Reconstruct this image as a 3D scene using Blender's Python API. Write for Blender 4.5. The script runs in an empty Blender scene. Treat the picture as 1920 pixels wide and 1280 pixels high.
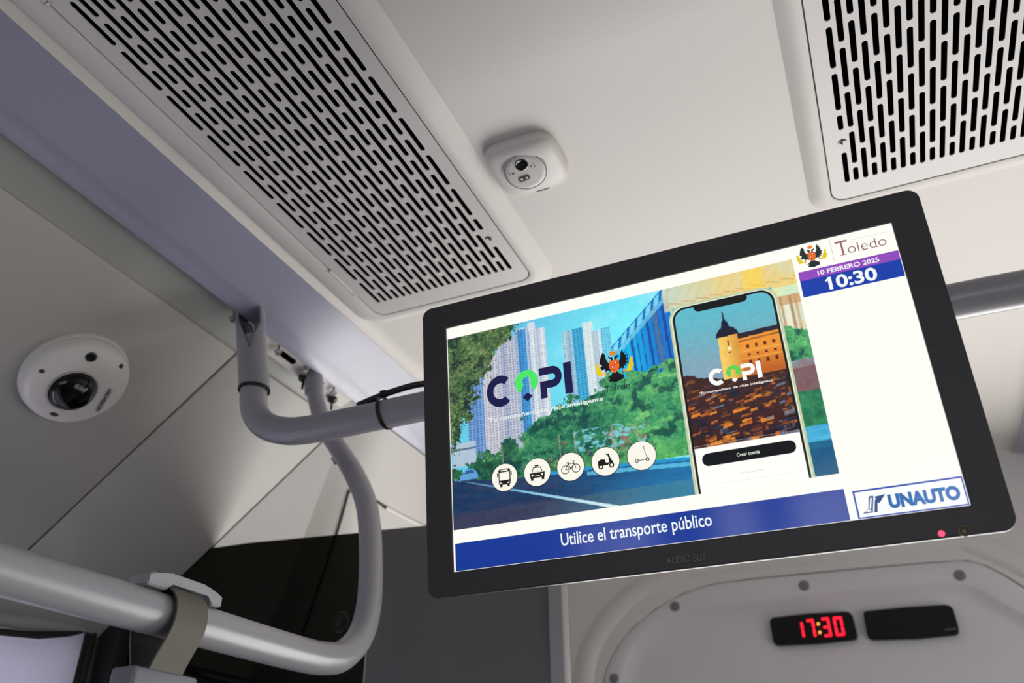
import bpy, bmesh, math, random
import numpy as np
from mathutils import Vector, Matrix, Euler

# ------------------------------------------------------------------ camera, world, lights
SC = bpy.context.scene
COL = SC.collection
CZ = 1.63                                   # eye height of the photographer above the bus floor
def V(x, y, z): return Vector((x, y, z + CZ))

cam_d = bpy.data.cameras.new('camera'); cam = bpy.data.objects.new('camera', cam_d); COL.objects.link(cam)
right = Vector((0.9194153, 0.3931982, -0.0084075)); up = Vector((0.2076647, -0.467206, 0.8594148))
fwd = Vector((-0.3339923, 0.7919051, 0.5112098))
M = Matrix((right, up, -fwd)).transposed().to_4x4(); M.translation = V(0, 0, 0)
cam.matrix_world = M
cam_d.sensor_width = 36; cam_d.lens = 29.49; cam_d.clip_start = 0.01
cam_d.dof.use_dof = True; cam_d.dof.focus_distance = 0.86; cam_d.dof.aperture_fstop = 5.6
SC.camera = cam

world = bpy.data.worlds.new('world'); SC.world = world; world.use_nodes = True
wb = world.node_tree.nodes['Background']
wb.inputs[0].default_value = (0.80, 0.85, 1.0, 1); wb.inputs[1].default_value = 0.10

SC.view_settings.view_transform = 'Standard'; SC.view_settings.look = 'None'
SC.view_settings.exposure = 0.0; SC.view_settings.gamma = 1.0; SC.view_settings.use_curve_mapping = False

def area(name, loc, target, sx, sy, power, col):
    d = bpy.data.lights.new(name, 'AREA'); d.shape = 'RECTANGLE'; d.size = sx; d.size_y = sy
    d.energy = power; d.color = col
    o = bpy.data.objects.new(name, d); COL.objects.link(o); o.location = loc
    o.rotation_euler = (Vector(target) - Vector(loc)).to_track_quat('-Z', 'Y').to_euler()
    return o
# daylight through the windscreen, the door side and the window rows
area('windscreen_daylight', V(0.1, 2.25, -0.40), V(0.1, 0, -0.1), 2.0, 1.25, 55, (1.0, 0.978, 0.952))
area('right_window_daylight', V(1.10, 1.1, -0.35), V(0, 1.1, 0.1), 1.8, 0.8, 10, (1.0, 0.965, 0.93))
area('left_window_daylight', V(-1.20, 0.1, -0.35), V(-0.3, 0.3, 0.2), 1.4, 0.8, 1.2, (0.85, 0.88, 1.0))
for wx, wwid in ((-1.20, .07), (-1.06, .08), (-.94, .09), (-.50, .16), (-.10, .30), (.50, .55)):
    area('rear_window_daylight', V(wx, -2.4, .10), V(wx, 0, .10), wwid, .86, 8.5*wwid, (0.96, 0.95, 1.0))
area('door_daylight', V(-1.62, .50, -.15), V(-1.27, .62, .15), .9, .6, 18, (0.90, 0.90, 1.0))

# ------------------------------------------------------------------ materials
def lin(c):
    return tuple(((v/255.0)/12.92 if v <= 10 else ((v/255.0+0.055)/1.055)**2.4) for v in c)
MATS = {}
def mat(name, rgb, rough=0.5, metal=0.0, emit=0.0, bump=0.0, scale=200.0, spec=0.5, coat=0.0, var=0.03):
    if name in MATS: return MATS[name]
    m = bpy.data.materials.new(name); m.use_nodes = True; nt = m.node_tree; N = nt.nodes; L = nt.links
    b = N['Principled BSDF']; c = lin(rgb)
    b.inputs['Roughness'].default_value = rough; b.inputs['Metallic'].default_value = metal
    b.inputs['Specular IOR Level'].default_value = spec
    b.inputs['Coat Weight'].default_value = coat; b.inputs['Coat Roughness'].default_value = 0.08 if rough < 0.2 else rough*0.9
    tc = N.new('ShaderNodeTexCoord'); nz = N.new('ShaderNodeTexNoise'); nz.inputs['Scale'].default_value = scale
    L.new(tc.outputs['Object'], nz.inputs['Vector'])
    mx = N.new('ShaderNodeMix'); mx.data_type = 'RGBA'
    mx.inputs[6].default_value = (*[v*(1-var) for v in c], 1); mx.inputs[7].default_value = (*[min(1, v*(1+var)) for v in c], 1)
    L.new(nz.outputs['Fac'], mx.inputs[0]); L.new(mx.outputs[2], b.inputs['Base Color'])
    if emit > 0:
        b.inputs['Emission Color'].default_value = (*c, 1); b.inputs['Emission Strength'].default_value = emit
    if bump > 0:
        bp = N.new('ShaderNodeBump'); bp.inputs['Strength'].default_value = bump; bp.inputs['Distance'].default_value = 0.0006
        L.new(nz.outputs['Fac'], bp.inputs['Height']); L.new(bp.outputs['Normal'], b.inputs['Normal'])
    MATS[name] = m; return m

M_CEIL = mat('ceiling_plastic', (196, 192, 187), 0.55, bump=0.15, scale=900)
M_GRILLE = mat('painted_grille_metal', (190, 186, 184), 0.42, bump=0.1, scale=1500)
M_COVE = mat('cove_plastic', (164, 162, 157), 0.6, bump=0.15, scale=900)
M_CHAN = mat('channel_metal', (150, 149, 145), 0.5)
M_STRIP = mat('light_diffuser', (188, 187, 208), 0.30, spec=1.0, coat=1.0)
M_BLACK = mat('black_void', (3, 3, 4), 0.95, spec=0.0)
M_SEAM = mat('seam_black', (22, 21, 20), 0.8)
M_RAIL = mat('grey_rail_coating', (146, 145, 150), 0.30, spec=0.6, bump=0.05, scale=2500)
M_SLEEVE = mat('grey_sleeve_plastic', (140, 139, 146), 0.4)
M_BEZEL = mat('tv_plastic', (52, 51, 55), 0.45, bump=0.15, scale=3000)
M_BLKP = mat('black_plastic', (13, 13, 14), 0.35)
M_RUBBER = mat('black_rubber', (16, 16, 17), 0.6)
M_WHITE = mat('white_plastic', (206, 203, 200), 0.45)
M_WCAM = mat('camera_plastic', (196, 192, 188), 0.42)
M_GLOSSB = mat('gloss_black', (5, 5, 7), 0.06, spec=0.7, coat=0.6)
M_STEEL = mat('steel', (190, 190, 192), 0.25, metal=0.9)
M_STRAP = mat('strap_webbing', (92, 90, 80), 0.7, bump=0.4, scale=2200)
M_CLIP = mat('clip_plastic', (150, 151, 155), 0.5)
M_HANDLE = mat('handle_plastic', (120, 120, 128), 0.35)
M_FASC = mat('fascia_plastic', (205, 202, 202), 0.55)
M_HATCH = mat('hatch_plastic', (204, 203, 208), 0.5)
M_FILM = mat('partition_film', (98, 97, 95), 0.35)
M_POST = mat('partition_post', (150, 150, 150), 0.4)
M_SCREW = mat('screw_caps', (112, 112, 118), 0.5)
M_DOOR = mat('door_leaf', (196, 193, 206), 0.3, spec=0.6)
M_INK = mat('printed_ink', (40, 40, 46), 0.5)
M_BLUE = mat('blue_wedge', (26, 62, 120), 0.4)
M_FLOOR = mat('floor_vinyl', (78, 76, 74), 0.7)
M_BODY = mat('body_panel', (120, 118, 118), 0.6)
M_REDLED = mat('red_led', (255, 22, 52), 0.4, emit=1.7)
M_AMBLED = mat('amber_led', (255, 165, 70), 0.4, emit=1.3)
M_STANDBY = mat('standby_led', (255, 60, 90), 0.4, emit=2.2)
M_BRASS = mat('sensor_window', (92, 74, 44), 0.3, metal=0.4)

def glass_mat():
    m = bpy.data.materials.new('tinted_glass'); m.use_nodes = True; N = m.node_tree.nodes; L = m.node_tree.links
    N.remove(N['Principled BSDF']); out = N['Material Output']
    t = N.new('ShaderNodeBsdfTransparent'); t.inputs[0].default_value = (0.11, 0.11, 0.10, 1)
    g = N.new('ShaderNodeBsdfGlossy'); g.inputs['Roughness'].default_value = 0.06; g.inputs['Color'].default_value = (0.8, 0.8, 0.8, 1)
    fr = N.new('ShaderNodeFresnel'); fr.inputs['IOR'].default_value = 1.25
    mx = N.new('ShaderNodeMixShader')
    L.new(fr.outputs[0], mx.inputs[0]); L.new(t.outputs[0], mx.inputs[1]); L.new(g.outputs[0], mx.inputs[2])
    L.new(mx.outputs[0], out.inputs['Surface'])
    return m
M_GLASS = glass_mat()

def led_mat(name, strength, attr=None, rgb=None):
    """backlit liquid crystal panel: emits its colour, glossy cover in front"""
    m = bpy.data.materials.new(name); m.use_nodes = True; N = m.node_tree.nodes; L = m.node_tree.links
    b = N['Principled BSDF']; b.inputs['Base Color'].default_value = (0.01, 0.01, 0.012, 1)
    b.inputs['Roughness'].default_value = 0.12; b.inputs['Specular IOR Level'].default_value = 0.45
    b.inputs['Emission Strength'].default_value = strength
    if attr:
        a = N.new('ShaderNodeAttribute'); a.attribute_name = attr
        L.new(a.outputs['Color'], b.inputs['Emission Color'])
    else:
        b.inputs['Emission Color'].default_value = (*lin(rgb), 1)
    return m
LCD = {}
def lcd(*rgb):
    if rgb not in LCD: LCD[rgb] = led_mat('lcd_%d_%d_%d' % rgb, 0.98, rgb=rgb)
    return LCD[rgb]

# ------------------------------------------------------------------ helpers
def link(name, me, m, parent=None, smooth=False, angle=35):
    o = bpy.data.objects.new(name, me); COL.objects.link(o)
    if m is not None:
        me.materials.clear(); me.materials.append(m)
    if parent is not None: o.parent = parent
    if smooth:
        for p in me.polygons: p.use_smooth = True
        me.set_sharp_from_angle(angle=math.radians(angle))
    return o
def obj(name, bm, m, parent=None, smooth=False, angle=35):
    bmesh.ops.recalc_face_normals(bm, faces=bm.faces[:])
    me = bpy.data.meshes.new(name); bm.to_mesh(me); bm.free()
    return link(name, me, m, parent, smooth, angle)
def tag(o, label, cat, group=None):
    o['label'] = label; o['category'] = cat
    if group: o['group'] = group
    return o
def struct(o): o['kind'] = 'structure'; return o
def thing(name, label, cat, mw, group=None):
    o = bpy.data.objects.new(name, None); COL.objects.link(o); o.empty_display_size = 0.02
    o.matrix_world = mw; return tag(o, label, cat, group)
def frame(loc, x, y, z=None):
    x = Vector(x).normalized(); y = Vector(y); y = (y - x*x.dot(y)).normalized(); z = x.cross(y)
    m = Matrix((x, y, z)).transposed().to_4x4(); m.translation = loc; return m

def add_box(bm, x0, x1, y0, y1, z0, z1, bev=0.0, seg=2):
    r = bmesh.ops.create_cube(bm, size=1.0)
    for v in r['verts']:
        v.co = Vector(((x0+x1)/2 + v.co.x*(x1-x0), (y0+y1)/2 + v.co.y*(y1-y0), (z0+z1)/2 + v.co.z*(z1-z0)))
    if bev > 0:
        es = list({e for v in r['verts'] for e in v.link_edges})
        bmesh.ops.bevel(bm, geom=es, offset=bev, segments=seg, profile=0.5, affect='EDGES')
def add_cyl(bm, r1, r2, z0, z1, n=32, cx=0, cy=0):
    a = [bm.verts.new((cx+r1*math.cos(2*math.pi*i/n), cy+r1*math.sin(2*math.pi*i/n), z0)) for i in range(n)]
    b = [bm.verts.new((cx+r2*math.cos(2*math.pi*i/n), cy+r2*math.sin(2*math.pi*i/n), z1)) for i in range(n)]
    for i in range(n): bm.faces.new((a[i], a[(i+1) % n], b[(i+1) % n], b[i]))
    bm.faces.new(a[::-1]); bm.faces.new(b)
def add_lathe(bm, prof, n=48, cx=0, cy=0, caps=True):
    """prof: (radius, z) pairs about the local z axis"""
    rings = []
    for r, z in prof:
        if r < 1e-6: rings.append([bm.verts.new((cx, cy, z))])
        else: rings.append([bm.verts.new((cx+r*math.cos(2*math.pi*i/n), cy+r*math.sin(2*math.pi*i/n), z)) for i in range(n)])
    for a, b in zip(rings, rings[1:]):
        for i in range(n):
            q = [a[i % len(a)], a[(i+1) % len(a)], b[(i+1) % len(b)], b[i % len(b)]]
            q2 = []
            for v in q:
                if v not in q2: q2.append(v)
            if len(q2) >= 3: bm.faces.new(q2)
    if caps:
        for rg in (rings[0], rings[-1]):
            if len(rg) > 1: bm.faces.new(rg)
def add_prism(bm, pts, z0, z1):
    a = [bm.verts.new((x, y, z0)) for x, y in pts]; b = [bm.verts.new((x, y, z1)) for x, y in pts]
    n = len(pts)
    for i in range(n): bm.faces.new((a[i], a[(i+1) % n], b[(i+1) % n], b[i]))
    f1 = bm.faces.new(a[::-1]); f2 = bm.faces.new(b)
    bmesh.ops.triangulate(bm, faces=[f1, f2])
def extrude_x(bm, sec, y0, y1):
    """open cross section (x, z) swept along the bus"""
    a = [bm.verts.new((x, y0, z+CZ)) for x, z in sec]; b = [bm.verts.new((x, y1, z+CZ)) for x, z in sec]
    for i in range(len(sec)-1): bm.faces.new((a[i], a[i+1], b[i+1], b[i]))
def add_slab(bm, quad, thick):
    """four corners in order, given thickness away from the room"""
    p = [Vector(q) for q in quad]; n = (p[1]-p[0]).cross(p[3]-p[0]).normalized()*thick
    a = [bm.verts.new(q) for q in p]; b = [bm.verts.new(q+n) for q in p]; k = len(p)
    bm.faces.new(a); bm.faces.new(b[::-1])
    for i in range(k): bm.faces.new((a[i], b[i], b[(i+1) % k], a[(i+1) % k]))
def rrect(x0, x1, y0, y1, r, n=6):
    out = []
    for cx, cy, a0 in ((x1-r, y1-r, 0), (x0+r, y1-r, 90), (x0+r, y0+r, 180), (x1-r, y0+r, 270)):
        for i in range(n+1):
            a = math.radians(a0 + 90.0*i/n); out.append((cx+r*math.cos(a), cy+r*math.sin(a)))
    return out
def fill(outlines, half, bevel=0.0, shear=0):
    """flat plate from closed 2D outlines (holes allowed) -> mesh, thickness 2*half about z=0"""
    cu = bpy.data.curves.new('outline', 'CURVE'); cu.dimensions = '2D'; cu.fill_mode = 'BOTH'; cu.extrude = half
    cu.bevel_depth = bevel; cu.bevel_resolution = 2; cu.offset = -bevel
    for pts in outlines:
        s = cu.splines.new('POLY'); s.points.add(len(pts)-1); s.use_cyclic_u = True
        for p, q in zip(s.points, pts): p.co = (q[0], q[1], 0, 1)
    o = bpy.data.objects.new('outline', cu); COL.objects.link(o)
    bpy.context.view_layer.update()
    dg = bpy.context.evaluated_depsgraph_get()
    me = bpy.data.meshes.new_from_object(o.evaluated_get(dg))
    bpy.data.objects.remove(o); bpy.data.curves.remove(cu)
    return me
def text_mesh(body, bold=0.0, half=0.0, shear=0.0, space=1.0):
    cu = bpy.data.curves.new('letters', 'FONT'); cu.body = body; cu.extrude = half; cu.offset = bold; cu.shear = shear
    cu.space_character = space; cu.size = 1.0; cu.resolution_u = 4
    o = bpy.data.objects.new('letters', cu); COL.objects.link(o)
    bpy.context.view_layer.update()
    me = bpy.data.meshes.new_from_object(o.evaluated_get(bpy.context.evaluated_depsgraph_get()))
    bpy.data.objects.remove(o); bpy.data.curves.remove(cu)
    return me
def letters(body, x0, x1, y0, y1, z, m, parent, name='lettering', bold=0.0, half=0.0, shear=0.0, space=1.0, zt=0.0):
    """writing fitted into the rectangle x0..x1, y0..y1 of the parent's own plane"""
    me = text_mesh(body, bold, half, shear, space)
    co = np.empty(len(me.vertices)*3); me.vertices.foreach_get('co', co); co = co.reshape(-1, 3)
    mn, mx = co.min(0), co.max(0)
    co[:, 0] = x0 + (co[:, 0]-mn[0])/(mx[0]-mn[0])*(x1-x0)
    co[:, 1] = y0 + (co[:, 1]-mn[1])/(mx[1]-mn[1])*(y1-y0)
    if half > 0: co[:, 2] = z + (co[:, 2]-mn[2])/(mx[2]-mn[2])*zt
    else: co[:, 2] = z
    me.vertices.foreach_set('co', co.ravel()); me.update()
    return link(name, me, m, parent)
def catmull(pts, sub=8):
    P = [np.array(p, float) for p in pts]; P = [2*P[0]-P[1]] + P + [2*P[-1]-P[-2]]; out = []
    for i in range(1, len(P)-2):
        for k in range(sub):
            t = k/sub
            out.append(0.5*((2*P[i]) + (-P[i-1]+P[i+1])*t + (2*P[i-1]-5*P[i]+4*P[i+1]-P[i+2])*t*t + (-P[i-1]+3*P[i]-3*P[i+1]+P[i+2])*t**3))
    out.append(P[-2]); return out
def add_tube(bm, pts, rad, n=24, sub=8, smooth=True, cap=True):
    """pts: (x, y, z[, r]) centre line"""
    P = [tuple(p) if len(p) == 4 else tuple(p)+(rad,) for p in pts]
    Q = catmull(P, sub) if smooth else [np.array(p) for p in P]
    C = [Vector(q[:3]) for q in Q]; R = [q[3] for q in Q]
    T = [(C[min(i+1, len(C)-1)]-C[max(i-1, 0)]).normalized() for i in range(len(C))]
    u = T[0].orthogonal().normalized(); rings = []
    for c, t, r in zip(C, T, R):
        u = (u - t*u.dot(t)).normalized(); v = t.cross(u)
        rings.append([bm.verts.new(c + (u*math.cos(2*math.pi*i/n) + v*math.sin(2*math.pi*i/n))*r) for i in range(n)])
    for a, b in zip(rings, rings[1:]):
        for i in range(n): bm.faces.new((a[i], a[(i+1) % n], b[(i+1) % n], b[i]))
    if cap: bm.faces.new(rings[0][::-1]); bm.faces.new(rings[-1])
def band_ring(bm, c, axis, r, w, t, n=40):
    """flat ring (cable tie, collar) of inner radius r around axis"""
    axis = Vector(axis).normalized(); u = axis.orthogonal().normalized(); v = axis.cross(u); c = Vector(c)
    prof = [(r, -w/2), (r+t, -w/2), (r+t, w/2), (r, w/2)]; rings = []
    for i in range(n):
        a = 2*math.pi*i/n; d = u*math.cos(a)+v*math.sin(a)
        rings.append([bm.verts.new(c + d*p + axis*q) for p, q in prof])
    for i in range(n):
        a, b = rings[i], rings[(i+1) % n]
        for k in range(4): bm.faces.new((a[k], a[(k+1) % 4], b[(k+1) % 4], b[k]))

# ------------------------------------------------------------------ the bus shell
YB, YF = -1.6, 2.0
def panel(name, sec, y0, y1, m, smooth=True):
    bm = bmesh.new(); cl = list(sec) + [(x, z+.012) for x, z in sec[::-1]]
    a = [bm.verts.new((x, y0, z+CZ)) for x, z in cl]; b = [bm.verts.new((x, y1, z+CZ)) for x, z in cl]; n = len(cl)
    for i in range(n): bm.faces.new((a[i], a[(i+1) % n], b[(i+1) % n], b[i]))
    bm.faces.new(a[::-1]); bm.faces.new(b)
    return struct(obj(name, bm, m, None, smooth, 50))

panel('ceiling', [(-.6795, .7165), (-.676, .7215), (-.668, .7265), (-.655, .730), (.322, .730), (.336, .727), (.343, .722), (.346, .717)], YB, YF, M_CEIL)
# recessed channel between the lamp strip and the cove, with its fixing rail
panel('trim_1', [(-.7705, .700), (-.795, .6935), (-.823, .6775), (-.8385, .6605)], YB, 1.19, M_CHAN)

CA = math.radians(38.2)
cs, sn = math.cos(CA), math.sin(CA)
def cove(d, y, off=0.0):       # point on the sloping cove, d metres down from its upper edge; off = out into the room
    return V(-.8365 - d*cs + off*sn, y, .6600 - d*sn - off*cs)
def cove_panel(y0, y1):
    bm = bmesh.new()
    add_slab(bm, [cove(0, y0), cove(.565, y0), cove(.565, y1), cove(0, y1)], 0.006)
    es = [e for e in bm.edges]
    bmesh.ops.bevel(bm, geom=es, offset=0.0022, segments=3, profile=0.5, affect='EDGES')
    return struct(obj('wall_left', bm, M_COVE, None, True, 60))
cove_panel(YB, .8725); cove_panel(.8755, 1.1600)
bm = bmesh.new(); add_slab(bm, [cove(.001, YB, -.008), cove(.565, YB, -.008), cove(.565, 1.17, -.008), cove(.001, 1.17, -.008)], 0.003)
struct(obj('trim_2', bm, M_SEAM))
# end piece of the cove in front of the partition, turning into the driver's cab lining
bm = bmesh.new()
add_slab(bm, [cove(0, 1.1630), cove(.565, 1.1630), cove(.565, 1.552), cove(.0, 1.178)], 0.006)
struct(obj('wall_left', bm, mat('cove_plastic_shaded', (146, 143, 140), .6), None, False))  # darker copy of the cove plastic, shade put into its colour
bm = bmesh.new()
top = [Vector(cove(0, 1.178)), V(-.7800, 1.215, .6722), V(-.7790, 2.0, .6725)]
bot = [Vector(cove(.565, 1.552)), V(-1.10, 1.72, .24), V(-.72, 2.0, .16)]
NU, NV = 16, 10; g = []
for i in range(NU+1):
    s = i/NU
    A = top[0].lerp(top[1], s*8) if s < .125 else top[1].lerp(top[2], (s-.125)/.875)
    B = bot[0].lerp(bot[1], s*2) if s < .5 else bot[1].lerp(bot[2], (s-.5)*2)
    g.append([bm.verts.new(A.lerp(B, k/NV)) for k in range(NV+1)])
for i in range(NU):
    for k in range(NV): bm.faces.new((g[i][k], g[i+1][k], g[i+1][k+1], g[i][k+1]))
struct(obj('wall_front', bm, mat('cab_lining', (176, 172, 167), .55), None, True, 60))
# joints of the cab lining
bm = bmesh.new()
add_tube(bm, [V(-.8912, 1.2956, .5838), V(-.903, 1.3075, .5731), V(-.9539, 1.3592, .5263), V(-1.0374, 1.4369, .4540), V(-1.1248, 1.5168, .3765)], 0.0018, n=8)
add_tube(bm, [V(-.8912, 1.2956, .5838), V(-.8762, 1.3404, .5855), V(-.8717, 1.3982, .5818)], 0.0026, n=8)
struct(obj('trim_3', bm, M_SEAM))
bm = bmesh.new()
add_tube(bm, [V(-.8717, 1.400, .5815), V(-.8651, 1.4582, .5796), V(-.8565, 1.5235, .5788), V(-.8457, 1.6024, .5768)], 0.0045, n=10)
struct(obj('trim_4', bm, M_WHITE))

# side wall below the cove, floor, right side (mirrored), so that the light stays inside as it does in the bus
bm = bmesh.new(); add_box(bm, -1.32, -1.30, YB, 2.4, 0.0, CZ-.75); add_box(bm, -1.32, -1.30, 1.14, 2.4, CZ-.75, CZ+.36)
add_box(bm, -1.32, -1.30, YB, 1.14, CZ+.285, CZ+.36)
struct(obj('wall_left', bm, mat('side_wall_dark', (40, 40, 42), 0.7)))
bm = bmesh.new(); add_box(bm, -1.32, 1.22, YB-1, 2.6, -.02, 0.0); struct(obj('floor', bm, M_FLOOR))
bm = bmesh.new(); add_box(bm, 1.20, 1.22, YB-1, 2.6, 0.0, CZ-.75); struct(obj('wall_right', bm, M_BODY))
panel('wall_right', [(.505, .66), (.95, .31), (1.0, .20), (1.20, .10)], YB, YF, M_COVE)
panel('trim_5', [(.441, .700), (.465, .6935), (.505, .66)], YB, YF, M_CHAN)

# ------------------------------------------------------------------ long lamp strips
def lamp_strip(sgn, y0, y1, label):
    cx = -.1665
    S = lambda x: cx + (x-cx)*sgn
    t = thing('lamp_strip', label, 'lamp', Matrix.Translation(V(S(-.73), 0, .69)))
    o = t.matrix_world.translation
    sec = [(-.6800, .7165), (-.7000, .7095), (-.7260, .6985), (-.7530, .6860), (-.7720, .6765), (-.7775, .6735)]
    bm = bmesh.new()
    a = [bm.verts.new(Vector((S(x), y0, z+CZ))-o) for x, z in sec]; b = [bm.verts.new(Vector((S(x), y1, z+CZ))-o) for x, z in sec]
    for i in range(len(sec)-1): bm.faces.new((a[i], a[i+1], b[i+1], b[i]))
    bmesh.ops.solidify(bm, geom=bm.faces[:], thickness=0.003)
    obj('diffuser', bm, M_STRIP, t, True, 50)
    bm = bmesh.new()
    pts = [(S(-.7775), .6735), (S(-.7775), .6765), (S(-.7700), .6995), (S(-.7670), .6995), (S(-.7745), .6770)]
    pa = [bm.verts.new(Vector((x, y0, z+CZ+.0002))-o) for x, z in pts]; pb = [bm.verts.new(Vector((x, y1, z+CZ+.0002))-o) for x, z in pts]
    for i in range(5): bm.faces.new((pa[i], pa[(i+1) % 5], pb[(i+1) % 5], pb[i]))
    bm.faces.new(pa); bm.faces.new(pb[::-1])
    obj('rim', bm, M_CEIL, t)
    return t
lamp_strip(1, YB, 1.985, 'long lilac lamp strip cover running between the left vent and the left cove panels')
lamp_strip(-1, YB, 1.985, 'lilac lamp strip cover at the right edge beside the lower corner of the television')

# ------------------------------------------------------------------ ceiling air vents
PITCH, SW, LS, GP = .01108, .0063, .0585, .0083
def stadium(xc, y0, y1, w=SW, n=5):
    r = w/2; out = []
    for cy, a0 in ((y1-r, 0), (y0+r, 180)):
        for i in range(n+1):
            a = math.radians(a0 + 180.0*i/n); out.append((xc+r*math.cos(a), cy+r*math.sin(a)))
    return out
def vent(xk, dirn, label, mark_col):
    """xk: X of the column that carries the latch mark; columns run from there in direction dirn"""
    YE, Y0 = .9225, -.30
    xa = min(xk, xk+dirn*20*PITCH) - .0205; xb = max(xk, xk+dirn*20*PITCH) + .0205
    xm = (xa+xb)/2
    t = thing('air_vent', label, 'vent', Matrix.Translation(V(xm, .33, .7200)), 'slotted air vents set in the bus ceiling')
    holes = [rrect(xa-xm, xb-xm, Y0-.03-.33, .9555-.33, .018)]
    for c in range(21):
        x = xk + dirn*c*PITCH - xm; y = YE; k = 0
        while y > Y0 + .02:
            ln = LS if not (c % 2 == 1 and k == 0) else .0255
            if c == 0 and k == 1:
                holes.append(stadium(x, y-LS-.33, y-LS+.0255-.33))
            else:
                holes.append(stadium(x, max(y-ln, Y0)-.33, y-.33))
            y -= ln + GP; k += 1
    me = fill(holes, .0007)
    g = link('grille', me, M_GRILLE, t)
    bm = bmesh.new(); add_box(bm, xa-xm+.001, xb-xm-.001, Y0-.03-.33, .954-.33, .0035, .0055); obj('backing', bm, M_BLACK, t)
    # rounded surround standing proud of the ceiling
    def ring(x0, x1, y0, y1, r, z):
        return [(x-xm, y-.33, z) for x, y in rrect(x0, x1, y0, y1, r, 8)]
    L_ = dirn < 0
    outl = xa-.038 if not L_ else xa-.040; outr = xb+.032
    if L_: lay_x = [(xa-.0018, xb+.0018), (xa-.0018, xb+.0018), (xa-.006, xb+.006), (xa-.022, xb+.014), (xa-.036, xb+.024), (xa-.0405, xb+.033)]
    else:  lay_x = [(xa-.0018, xb+.0018), (xa-.0018, xb+.0018), (xa-.006, xb+.006), (xa-.012, xb+.022), (xa-.021, xb+.030), (xa-.028, xb+.0355)]
    zz = [.0055, -.0012, -.0022, -.0015, .004, .0098]; ye = [.9573, .9573, .962, .968, .978, .990]
    rr = [.0195, .0195, .022, .028, .034, .040]
    bm = bmesh.new(); rings = []
    for (a, b), z, y, r in zip(lay_x, zz, ye, rr):
        rings.append([bm.verts.new(p) for p in ring(a, b, Y0-.05, y, r, z)])
    for a, b in zip(rings, rings[1:]):
        n = len(a)
        for i in range(n): bm.faces.new((a[i], a[(i+1) % n], b[(i+1) % n], b[i]))
    obj('surround', bm, M_CEIL, t, True, 60)
    # latch mark: a small crescent with a turn arrow, cut dark into the grille
    mx, my = xk-xm, .843-.33; s = -dirn*.0001
    cres = [(-42, 8), (-25, -14), (2, -22), (28, -14), (44, 6), (26, -2), (2, -8), (-24, -2)]
    arrow = [(-6, -14), (2, 30), (10, 30), (16, 14), (30, 20), (26, 8), (12, 4), (4, -14)]
    bm = bmesh.new()
    for sh in (cres, arrow):
        add_prism(bm, [(mx + p[0]*s*1.25, my + p[1]*.00020) for p in sh], -.0012, -.0003)
    obj('latch_mark', bm, M_SEAM, t)
    # hinges along the outer long edge
    xe = (xa if L_ else xb) - xm; o = -1 if L_ else 1
    for y0 in ((.817, .253) if L_ else (.817, .253)):
        bm = bmesh.new(); add_cyl(bm, .0022, .0022, 0, .060, 12)
        add_cyl(bm, .0029, .0029, -.005, -.001, 12); add_cyl(bm, .0029, .0029, .061, .065, 12)
        h = obj('hinge', bm, M_GRILLE, t, True)
        h.rotation_euler = (-math.pi/2, 0, 0); h.location = (xe+o*.0012, y0+.006-.33, -.0016)
    return t
vent(-.3900, -1, 'slotted grey air vent in the ceiling left of the small white square camera', 0)
vent(.0785, 1, 'slotted grey air vent in the ceiling above the right corner of the television', 0)

# ------------------------------------------------------------------ small square camera on the ceiling
t = thing('security_camera', 'small white square camera with a round eyeball on the ceiling beside the left vent', 'camera',
          frame(V(-.2860, .7330, .7300), (1, 0, 0), (0, -1, 0)))    # local z points down into the room
bm = bmesh.new()
def sq(h, r, z, e=4.0, n=48):
    out = []
    for i in range(n):
        a = 2*math.pi*i/n; c, s = math.cos(a), math.sin(a)
        k = h/((abs(c)**e+abs(s)**e)**(1/e)); out.append(bm.verts.new((k*c, k*s, z)))
    return out
R = [sq(.0455, 0, 0), sq(.0465, 0, .003), sq(.0462, 0, .007), sq(.0445, 0, .012), sq(.0415, 0, .0155, 3.6), sq(.0345, 0, .0185, 3.0), sq(.0275, 0, .0195, 2.2)]
for a, b in zip(R, R[1:]):
    for i in range(48): bm.faces.new((a[i], a[(i+1) % 48], b[(i+1) % 48], b[i]))
bm.faces.new(R[0]); bm.faces.new(R[-1])
obj('housing', bm, M_WCAM, t, True, 60)
bm = bmesh.new()
add_lathe(bm, [(.0270, -.012), (.0270, -.0004), (.0262, .0002), (.0257, -.0008), (.0250, .0003), (.0225, .0016), (.0195, .0021), (0, .0023)], 56)
ball = obj('eyeball', bm, M_WCAM, t, True, 40)
ball.location = (.0003, .0074, .0238); ball.rotation_euler = (math.radians(-12), math.radians(4), 0)
bm = bmesh.new(); band_ring(bm, (0, 0, -.0002), (0, 0, 1), .0253, .0010, .0009); obj('ring_seam', bm, mat('camera_seam', (84, 82, 80), 0.6), ball)
bm = bmesh.new(); add_lathe(bm, [(.0080, 0), (.0080, .0012), (.0070, .0015), (.0055, .0008), (0, .0014)], 32, 0, .0125); obj('lens', bm, M_GLOSSB, ball, True).location = (0, 0, .0018)
me = fill([rrect(-.0072, .0072, -.0034, .0034, .0033)], .0005)
o = link('sensor_window', me, mat('sensor_grey', (66, 64, 64), 0.3), ball); o.location = (-.0045, -.0068, .0026); o.rotation_euler = (0, 0, math.radians(3))
for dx in (-.0032, .0034):
    bm = bmesh.new(); add_cyl(bm, .0017, .0017, 0, .0006, 16); p = obj('diode', bm, M_WHITE, ball); p.location = (-.0045+dx, -.0068, .0029)
for r_, x, y in ((.0013, -.0145, .0050), (.0008, .0098, .0060)):
    bm = bmesh.new(); add_cyl(bm, r_, r_, 0, .0006, 14, x, y); obj('pinhole', bm, M_SEAM, ball).location = (0, 0, .0020)
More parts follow.
